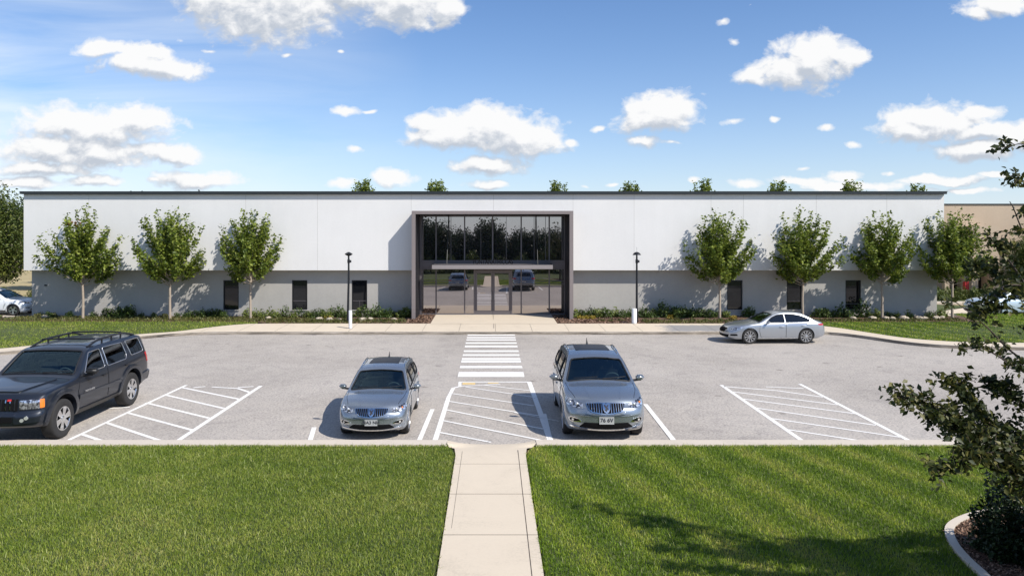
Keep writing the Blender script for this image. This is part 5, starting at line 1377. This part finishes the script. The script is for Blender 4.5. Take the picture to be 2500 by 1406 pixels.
struct('driveway', sheet([(27.0, 44.3), (70, 44.3), (70, 54), (50, 54), (38, 52), (33, 50.5), (29, 47.5)], 0.0), 'concrete')
bm = boxes((31.5, 36.5, 52.2, 52.6, -.05, .17)); bevel(bm, .04, 2); struct('kerb', bm, 'kerb_concrete', 40)
struct('lawn', sheet([(25, 52.6), (70, 54.2), (70, 61.9), (25, 61.9)], 0.02), 'lawn_ground')
struct('lawn', sheet([(26, 43.5), (29, 47.6), (33, 50.6), (30, 52.6), (25.9, 52.6)], 0.02), 'lawn_ground')
hm = [shrub_mesh(s, 1.8, 1.0, 1.3, 0.14, 1100, 'far_leaf', name='foliage') for s in (31, 32)]
hd = empty('hedge', (36.5, 55.5, 0), 0, 'clipped hedge in front of the beige building', 'hedge')
for i in range(6):
    o = bpy.data.objects.new('foliage', hm[i % 2]); COL.objects.link(o); o.parent = hd; o.location = (-2.2+i*1.0, 0, 0); o.scale = (.9, .9, 1.0)
for px, d, s, lb in ((2290, 55, .9, 'round dark green bush near the corner of the white building'), (2309, 53, .55, 'small light bush in front of the porch columns')):
    o = bpy.data.objects.new('bush', hm[0]); COL.objects.link(o); o.location = (nx(px, d), d, 0); o.scale = (s, s, s*1.1); tag(o, lb, 'bush')
KL.place(45.5, 59, 0, 2.0, 0.68, 'dark leafy tree in front of the beige wall near the right edge', name='broadleaf_tree')
KL.place(41.5, 57, 0, 0.8, 0.50, 'low spreading tree over the porch of the beige building', name='broadleaf_tree')
KL.place(51, 62, 0, 3.0, 0.8, 'taller tree outside the right edge by the beige wall', name='broadleaf_tree')
KL.place(27.6, 57.5, 0, 3.0, 0.42, 'small low tree between the white building and the porch', name='broadleaf_tree')
# left side: lane, field, low scrub
struct('side_lane', sheet([(-70, 42.62), (-26.6, 42.62), (-26.6, 52), (-70, 52)], 0.20, 0.3), 'concrete')
rsb = random.Random(9)
for i, (x, y, s) in enumerate(((-31.5, 55.5, .8), (-33.2, 56, 1.0), (-35.2, 57, .9), (-37, 56, 1.1), (-30.2, 56.5, .7))):
    o = bpy.data.objects.new('bush', hm[i % 2]); COL.objects.link(o); o.location = (x, y, -.05); o.scale = (s, s, s*.9)
    tag(o, ['scrubby bush behind the white car roof', 'wide scrub bush left of the bare trunk', 'low brush at the field edge', 'large bush at the left photo edge', 'smallest bush close to the grey wall corner'][i], 'bush')
rng_far = random.Random(77)
KF = TreeKind(71, height=8.5, clear=1.2, crown_r=3.4, nb=50, leaf=0.42, per=8, trunk_r=.2, spread=.35, leafm='dark_leaf', fill=250)
for i in range(9):
    x = -120+i*9+rng_far.uniform(-2, 2); y = 112+rng_far.uniform(-6, 10)
    KF.place(x, y, 0, rng_far.uniform(0, 6), rng_far.uniform(.8, 1.2), 'dark tree in the line beyond the field at far left', name='broadleaf_tree', group='tree line beyond the left field')
# the tree belt behind the viewer, mirrored by the entrance glass
for i in range(19):
    x = -27+i*3.0+rng_far.uniform(-.8, .8); y = -7.5+rng_far.uniform(-1.5, 1.2)
    KF.place(x, y, 0.05, rng_far.uniform(0, 6), rng_far.uniform(.56, .72), 'dark tree of the belt facing the building, mirrored in the entrance glass', name='broadleaf_tree', group='trees mirrored in the glass')
for i in range(16):
    o = bpy.data.objects.new('bush', hm[i % 2]); COL.objects.link(o); o.location = (-24+i*3.1, -4.2+rng_far.uniform(-.4, .4), 0.05); o.scale = (1.7, 1.3, 2.6+rng_far.uniform(-.4, .6))
    tag(o, 'tall bush of the hedge facing the building, mirrored in the entrance glass', 'bush', 'bushes mirrored in the glass')

# ------------------------------------------------------------------ near tree and shrub at the lower right
def near_tree():
    rng = np.random.default_rng(5); rnd = random.Random(15)
    root = empty('broadleaf_tree', (7.15, 9.3, 0.1), 0, 'dark near tree reaching in from the right edge over the lawn', 'tree')
    bm = bmesh.new(); cs = []
    def W(px, py, d): return Vector(((px-1200)*d/1800, d, 5-(py-570)*d/1800)) - Vector((7.15, 9.3, 0.1))
    base = Vector((0, 0, -.1)); fork = Vector((0.0, 0, 1.35))
    tube(bm, [base, Vector((0.03, 0, .6)), fork], [.10, .085, .075], 10)
    mains = [  # list of way-points in space, tip last; density of leaves along
        ([W(2560, 1230, 9.3), W(2490, 1172, 9.2), W(2440, 1130, 9.15), W(2370, 1060, 9.1), W(2290, 1000, 9.05), W(2200, 968, 9.0)], 1.25, .035),
        ([W(2560, 1230, 9.3), W(2480, 1140, 9.5), W(2420, 1040, 9.5), W(2370, 980, 9.4), W(2330, 935, 9.35)], 1.25, .03),
        ([W(2580, 1200, 9.3), W(2500, 1090, 9.0), W(2440, 1100, 8.8), W(2380, 1110, 8.7), W(2290, 1150, 8.6)], 1.0, .03),
        ([W(2590, 1150, 9.3), W(2530, 1020, 9.4), W(2470, 960, 9.5), W(2420, 940, 9.5)], .9, .03),
        ([W(2590, 1150, 9.3), W(2520, 1080, 9.6), W(2450, 1060, 9.8), W(2350, 1040, 9.9), W(2270, 1020, 9.9)], .9, .03),
        ([W(2600, 1000, 9.4), W(2520, 900, 9.5), W(2460, 850, 9.5), W(2400, 790, 9.5), W(2330, 735, 9.6)], .16, .020),
        ([W(2600, 1000, 9.4), W(2530, 930, 9.3), W(2470, 890, 9.2), W(2400, 850, 9.2), W(2350, 845, 9.2)], .22, .018),
        ([W(2600, 900, 9.4), W(2540, 760, 9.4), W(2480, 660, 9.4), W(2440, 610, 9.4), W(2430, 590, 9.4)], .30, .02),
        ([W(2600, 900, 9.4), W(2540, 780, 9.6), W(2470, 700, 9.7), W(2410, 660, 9.8), W(2385, 650, 9.8)], .42, .02),
        ([W(2600, 850, 9.4), W(2530, 620, 9.3), W(2495, 560, 9.3), W(2475, 510, 9.3), W(2465, 492, 9.3)], .12, .014),
        ([W(2600, 700, 9.4), W(2530, 480, 9.4), W(2490, 440, 9.4), W(2450, 455, 9.4)], .16, .012),
        ([W(2600, 600, 9.4), W(2530, 380, 9.4), W(2495, 352, 9.4), W(2455, 362, 9.4)], .16, .012),
        ([W(2600, 900, 9.4), W(2520, 720, 9.0), W(2450, 700, 8.9), W(2420, 740, 8.9), W(2400, 760, 8.9)], .3, .02),
    ]
    # unseen greater part of the crown, added outside the frame to give shade
    for i in range(30):
        az = rnd.uniform(-1.3, 1.3); z = rnd.uniform(1.6, 5.6); r = rnd.uniform(1.0, 2.1)*math.sin(math.pi*min(1, .25+z/7.5))
        tip = Vector((max(0.95, 1.4 + r*math.cos(az)), r*math.sin(az)*.8, z*0.62))
        mains.append(([Vector((0.05, 0, z*.45+.4)), Vector((0.5, 0, z*.6+.3)).lerp(tip, .3), tip.lerp(Vector((.5, 0, z*.8)), .3), tip], 1.0, .02))
    trunk_up = [fork, Vector((0.25, 0.0, 2.4)), Vector((0.6, 0, 3.2)), Vector((0.9, 0, 3.9))]
    tube(bm, trunk_up, [.075, .06, .045, .02], 8)
    for wps, dn, r0 in mains:
        p0 = min((fork.lerp(trunk_up[-1], t/10) for t in range(11)), key=lambda q: (q-wps[0]).length + 0.4*abs(q.z-(wps[0].z-.3)))
        P = [p0] + wps
        # smooth through the points
        pts = []
        Q = [P[0]] + P + [P[-1]]
        for i in range(1, len(Q)-2):
            for k in range(5):
                t = k/5; pts.append(0.5*(2*Q[i] + (Q[i+1]-Q[i-1])*t + (2*Q[i-1]-5*Q[i]+4*Q[i+1]-Q[i+2])*t*t + (3*Q[i]-Q[i-1]-3*Q[i+1]+Q[i+2])*t**3))
        pts.append(P[-1]); n = len(pts)
        tube(bm, pts, [r0*(1-.85*i/(n-1)) + .002 for i in range(n)], 6)
        for i in range(6, n):
            tt = i/n
            for q in range(3):
                if rnd.random() > dn*0.85: continue
                a = rnd.uniform(0, 6.28); ln = rnd.uniform(.12, .42)*(1.3-tt*.7)
                dv = Vector((math.cos(a)*.9, math.sin(a)*.5, math.sin(a)*.6+rnd.uniform(-.15, .35)))
                e = pts[i] + dv*ln
                tube(bm, [pts[i], pts[i].lerp(e, .5)+Vector((0, 0, .02)), e], [.006, .004, .002], 4, cap=False)
                for u in (.25, .5, .75, 1.0): cs.append(pts[i].lerp(e, u))
            if rnd.random() < min(1, dn*1.5): cs.append(pts[i])
    trk = obj('trunk', bm, 'dark_bark', root, 60)
    V, T = leaf_cloud(np.array([tuple(c) for c in cs]), None, .088, rng, .04, 5, aspect=.55, upbias=.1)
    link_mesh('crown', mesh_np('crown', V, T), 'near_leaf', root)
near_tree()
sm = shrub_mesh(91, 1.05, 1.0, 1.0, 0.07, 6500, 'yew_leaf', 0.28, name='evergreen_shrub')
o = bpy.data.objects.new('evergreen_shrub', sm); COL.objects.link(o); o.location = (7.78, 11.15, .12); tag(o, 'dark bristly evergreen shrub in the mulch bed at lower right', 'shrub')
sm2 = shrub_mesh(93, 1.3, .95, 1.1, 0.075, 4200, 'yew_leaf', 0.45, name='evergreen_shrub')
o = bpy.data.objects.new('evergreen_shrub', sm2); COL.objects.link(o); o.location = (8.75, 10.9, .12); tag(o, 'second dark evergreen shrub, at the edge of the mulch bed', 'shrub')

# ------------------------------------------------------------------ cars
big_suv('parked_suv', (-11.62, 20.0, 0), R(-90), 'dark navy SUV with roof rack and chrome wheels beside the left hatched bay', 'car', 'navy_paint')
crossover('parked_crossover', (-2.93, 19.85, 0), R(-89), 'smaller grey-blue crossover facing the lawn, left of the footpath', 'car', 'blue_silver_paint', 0.885, plate='NA3 NH').scale = (0.885, 0.885, 0.845)
crossover('parked_crossover', (2.78, 20.02, 0), R(-91), 'larger grey-blue crossover with dark glass roof, right of the hatched aisle', 'car', 'blue_silver_paint', 1.03, plate='76 6V')
sedan('parked_sedan', (12.98, 34.25, 0), R(182), 'silver sedan parked side-on along the far kerb', 'car', 'silver_paint', 0.985)
crossover('parked_crossover', (-29.35, 43.95, 0.20), R(0), 'white crossover at the left corner of the building, cut by the left photo edge', 'car', 'white_car_paint', 0.95, plate=None).scale = (0.95, 0.95, 0.86)
crossover('parked_crossover', (31.2, 44.6, 0.0), R(183), 'pale blue car half hidden by leaves at the right edge', 'car', 'pale_blue_paint', 0.98, plate=None)
# ------------------------------------------------------------------ sun, sky, camera
SUN = Vector((-1.32, 1.0, -1.58)).normalized()
l = bpy.data.lights.new('sun', 'SUN'); l.energy = 4.4; l.angle = R(0.53); l.color = (1.0, 0.945, 0.865)
o = bpy.data.objects.new('sun', l); COL.objects.link(o); o.rotation_euler = SUN.to_track_quat('-Z', 'Y').to_euler(); o.location = (20, -20, 30)
w = bpy.data.worlds.new('World'); SC.world = w; w.use_nodes = True
nt = w.node_tree; nt.nodes.clear()
out = nt.nodes.new('ShaderNodeOutputWorld'); bg = nt.nodes.new('ShaderNodeBackground'); nt.links.new(bg.outputs[0], out.inputs[0])
sky = nt.nodes.new('ShaderNodeTexSky'); sky.sky_type = 'NISHITA'; sky.sun_disc = False
sky.sun_elevation = math.asin(-SUN.z); sky.sun_rotation = math.atan2(-SUN.x, -SUN.y)
sky.air_density = 1.0; sky.dust_density = 0.35; sky.ozone_density = 2.2
SKYS = 0.112
bg.inputs[1].default_value = SKYS

clouds = [  # centre and half-size in hundredths of the tangent plane ahead (x/y, z/y), from the photograph's angles
 (660, 0, 175, 92), (520, -10, 90, 50), (985, -5, 125, 66), (1085, 20, 45, 40), (840, -25, 90, 40),
 (245, 118, 62, 24), (330, 150, 85, 30), (410, 165, 75, 28), (365, 130, 55, 22), (170, 300, 110, 40), (260, 312, 150, 50), (320, 300, 90, 36),
 (130, 365, 130, 42), (250, 385, 120, 30), (410, 378, 85, 22), (100, 415, 105, 20), (300, 410, 28, 8), (482, 440, 100, 20), (230, 445, 80, 12), (60, 450, 90, 14), (380, 447, 40, 10),
 (1185, 315, 150, 50), (1270, 335, 100, 44), (1090, 330, 100, 34), (1040, 298, 50, 26), (1195, 405, 80, 26), (1195, 455, 60, 12), (1390, 345, 30, 14),
 (1618, 275, 88, 45), (1590, 300, 75, 28), (1568, 348, 42, 17), (1640, 352, 32, 9), (1460, 309, 22, 11),
 (1985, 150, 90, 58), (1920, 175, 80, 40), (1840, 190, 45, 22), (2060, 140, 45, 34), (1780, 288, 36, 9), (1890, 285, 20, 9), (2015, 305, 26, 12), (2075, 353, 24, 11),
 (2290, 295, 130, 40), (2230, 320, 95, 26), (2380, 275, 70, 18), (2410, 325, 100, 24), (2400, 366, 105, 24), (2520, 340, 90, 40),
 (2430, 8, 80, 28), (2380, 35, 45, 22),
 (960, 437, 56, 20), (833, 446, 40, 15), (878, 370, 31, 12), (848, 264, 40, 14), (905, 268, 22, 6), (1820, 452, 60, 14), (1960, 440, 80, 12), (2060, 425, 55, 14), (2080, 450, 120, 12), (2300, 440, 110, 12), (2430, 430, 60, 10), (1960, 407, 24, 8), (2165, 420, 24, 9), (1690, 445, 20, 12), (2360, 465, 90, 8), (1500, 452, 25, 6), (1425, 455, 20, 8),
 (440, 95, 30, 12), (505, 122, 40, 9), (710, 132, 18, 8), (825, 128, 14, 7), (1765, 55, 30, 18), (1795, 100, 32, 16), (2085, 110, 26, 12), (1830, 15, 18, 7)]
grp = bpy.data.node_groups.new('cloud_density', 'ShaderNodeTree')
grp.interface.new_socket('P', in_out='INPUT', socket_type='NodeSocketVector')
grp.interface.new_socket('D', in_out='OUTPUT', socket_type='NodeSocketFloat')
gi = grp.nodes.new('NodeGroupInput'); go = grp.nodes.new('NodeGroupOutput')
wn = grp.nodes.new('ShaderNodeTexNoise'); wn.inputs['Scale'].default_value = 14; wn.inputs['Detail'].default_value = 3
grp.links.new(gi.outputs[0], wn.inputs['Vector'])
vs_ = grp.nodes.new('ShaderNodeVectorMath'); vs_.operation = 'MULTIPLY_ADD'; grp.links.new(wn.outputs['Color'], vs_.inputs[0]); vs_.inputs[1].default_value = (0.040, 0.028, 0); vs_.inputs[2].default_value = (-0.020, -0.014, 0)
wp = grp.nodes.new('ShaderNodeVectorMath'); wp.operation = 'ADD'; grp.links.new(gi.outputs[0], wp.inputs[0]); grp.links.new(vs_.outputs[0], wp.inputs[1])
cur = None
for cx, cy, rx, ry in clouds:
    u, v = (cx-1200)/1800, (570-cy)/1800; a, b = 1800/rx/1.36, 1800/ry/1.36
    m = grp.nodes.new('ShaderNodeVectorMath'); m.operation = 'MULTIPLY_ADD'
    grp.links.new(wp.outputs[0], m.inputs[0]); m.inputs[1].default_value = (a, b, 0); m.inputs[2].default_value = (-u*a, -v*b, 0)
    ln = grp.nodes.new('ShaderNodeVectorMath'); ln.operation = 'LENGTH'; grp.links.new(m.outputs[0], ln.inputs[0])
    bias = max(0.0, 0.45*(1-rx*ry/1400.0)) + (0.32 if (cx, cy) in ((1765, 55), (1795, 100), (2085, 110), (440, 95), (505, 122), (1830, 15)) else 0.0)
    lv = math_(grp, 'ADD', ln.outputs['Value'], bias)
    cur = lv if cur is None else math_(grp, 'MINIMUM', cur, lv)
mp = grp.nodes.new('ShaderNodeVectorMath'); mp.operation = 'MULTIPLY'; grp.links.new(gi.outputs[0], mp.inputs[0]); mp.inputs[1].default_value = (1, 1.35, 1)
fb = grp.nodes.new('ShaderNodeTexNoise'); fb.inputs['Scale'].default_value = 30; fb.inputs['Detail'].default_value = 10; fb.inputs['Roughness'].default_value = 0.60; fb.inputs['Distortion'].default_value = 0.25
grp.links.new(mp.outputs[0], fb.inputs['Vector'])
dens = math_(grp, 'MULTIPLY', math_(grp, 'SUBTRACT', 1.0, cur), 1.25)
dens = math_(grp, 'ADD', dens, math_(grp, 'MULTIPLY', math_(grp, 'SUBTRACT', fb.outputs['Fac'], 0.5), 1.85))
grp.links.new(dens, go.inputs[0])

tc = nt.nodes.new('ShaderNodeTexCoord'); sep = nt.nodes.new('ShaderNodeSeparateXYZ'); nt.links.new(tc.outputs['Generated'], sep.inputs[0])
ysafe = math_(nt, 'MAXIMUM', sep.outputs[1], 0.02)
u = math_(nt, 'DIVIDE', sep.outputs[0], ysafe); v = math_(nt, 'DIVIDE', sep.outputs[2], ysafe)
uv = nt.nodes.new('ShaderNodeCombineXYZ'); nt.links.new(u, uv.inputs[0]); nt.links.new(v, uv.inputs[1])
def dn(off):
    n = nt.nodes.new('ShaderNodeGroup'); n.node_tree = grp
    if off:
        a = nt.nodes.new('ShaderNodeVectorMath'); a.operation = 'ADD'; nt.links.new(uv.outputs[0], a.inputs[0]); a.inputs[1].default_value = off; nt.links.new(a.outputs[0], n.inputs[0])
    else: nt.links.new(uv.outputs[0], n.inputs[0])
    return n.outputs[0]
d0 = dn(None); d1 = dn((0.005, 0.010, 0)); d2 = dn((0.004, 0.034, 0))
front = math_(nt, 'GREATER_THAN', sep.outputs[1], 0.03)
alpha = math_(nt, 'MULTIPLY', math_(nt, 'MULTIPLY', math_(nt, 'SUBTRACT', d0, 0.04), 2.0, clamp=True), front)
al2 = math_(nt, 'SMOOTH_MIN', alpha, 1.0, 0.1)
lit = math_(nt, 'ADD', 0.47, math_(nt, 'ADD', math_(nt, 'MULTIPLY', math_(nt, 'SUBTRACT', d0, d1), 0.75), math_(nt, 'MULTIPLY', math_(nt, 'SUBTRACT', d0, d2), 0.42)), clamp=True)
thick = math_(nt, 'MULTIPLY', d0, 0.9, clamp=True)
ccol = ramp(nt, lit, [(0.10, (0.56, 0.61, 0.69)), (0.38, (0.73, 0.76, 0.81)), (0.60, (0.91, 0.92, 0.94)), (0.8, (1.0, 1.0, 1.0))])
# thin high cirrus towards the left, and clouds behind the viewer
cm = nt.nodes.new('ShaderNodeMapping'); cm.inputs['Rotation'].default_value = (0, 0, R(20)); cm.inputs['Scale'].default_value = (0.9, 5.5, 1)
nt.links.new(uv.outputs[0], cm.inputs[0])
ci = noise(nt, 2.3, 7, 0.55, cm.outputs[0], 0.5)
ci = math_(nt, 'MULTIPLY', math_(nt, 'SUBTRACT', ci, 0.36), 3.2, clamp=True)
fall = ramp(nt, math_(nt, 'ADD', math_(nt, 'MULTIPLY', u, 1.0), 0.75), [(0.06, (1, 1, 1)), (0.45, (0.45, 0.45, 0.45)), (0.66, (0.0, 0.0, 0.0))])
ci = math_(nt, 'MULTIPLY', math_(nt, 'MULTIPLY', ci, fall), math_(nt, 'MULTIPLY', front, 0.72))
bk = noise(nt, 2.6, 7, 0.6, tc.outputs['Generated'], 0.3)
bk = math_(nt, 'MULTIPLY', math_(nt, 'MULTIPLY', math_(nt, 'SUBTRACT', bk, 0.53), 6.0, clamp=True), math_(nt, 'SUBTRACT', 1.0, front))
# overall sky colour, hazier low down
hz = math_(nt, 'POWER', math_(nt, 'SUBTRACT', 1.0, math_(nt, 'MAXIMUM', sep.outputs[2], 0.0), clamp=True), 9.0)
tint = mixc(nt, sky.outputs[0], (0.62, 0.79, 1.0), 1.0, 'MULTIPLY')
base = mixc(nt, tint, (5.9, 6.3, 6.9), math_(nt, 'MULTIPLY', hz, 0.75))
CL = 6.55
cwhite = mixc(nt, ccol, (CL, CL, CL), 1.0, 'MULTIPLY')
c = mixc(nt, base, (6.3, 6.7, 7.1), ci)
c = mixc(nt, c, (6.2, 6.4, 6.8), math_(nt, 'MULTIPLY', bk, 0.8))
c = mixc(nt, c, cwhite, al2)
nt.links.new(c, bg.inputs[0])

cd = bpy.data.cameras.new('camera'); co = bpy.data.objects.new('camera', cd); COL.objects.link(co); SC.camera = co
co.location = (0, 0, CAMH); co.rotation_euler = (R(90), 0, 0)
cd.sensor_width = 36; cd.lens = 36*F/2500; cd.shift_x = 50/2500; cd.shift_y = -133/2500; cd.clip_end = 3000; cd.clip_start = 0.1
SC.view_settings.view_transform = 'Standard'; SC.view_settings.look = 'None'; SC.view_settings.exposure = 0.42; SC.view_settings.gamma = 1.0
SC.render.film_transparent = False
SC.cycles.max_bounces = 8; SC.cycles.transparent_max_bounces = 12
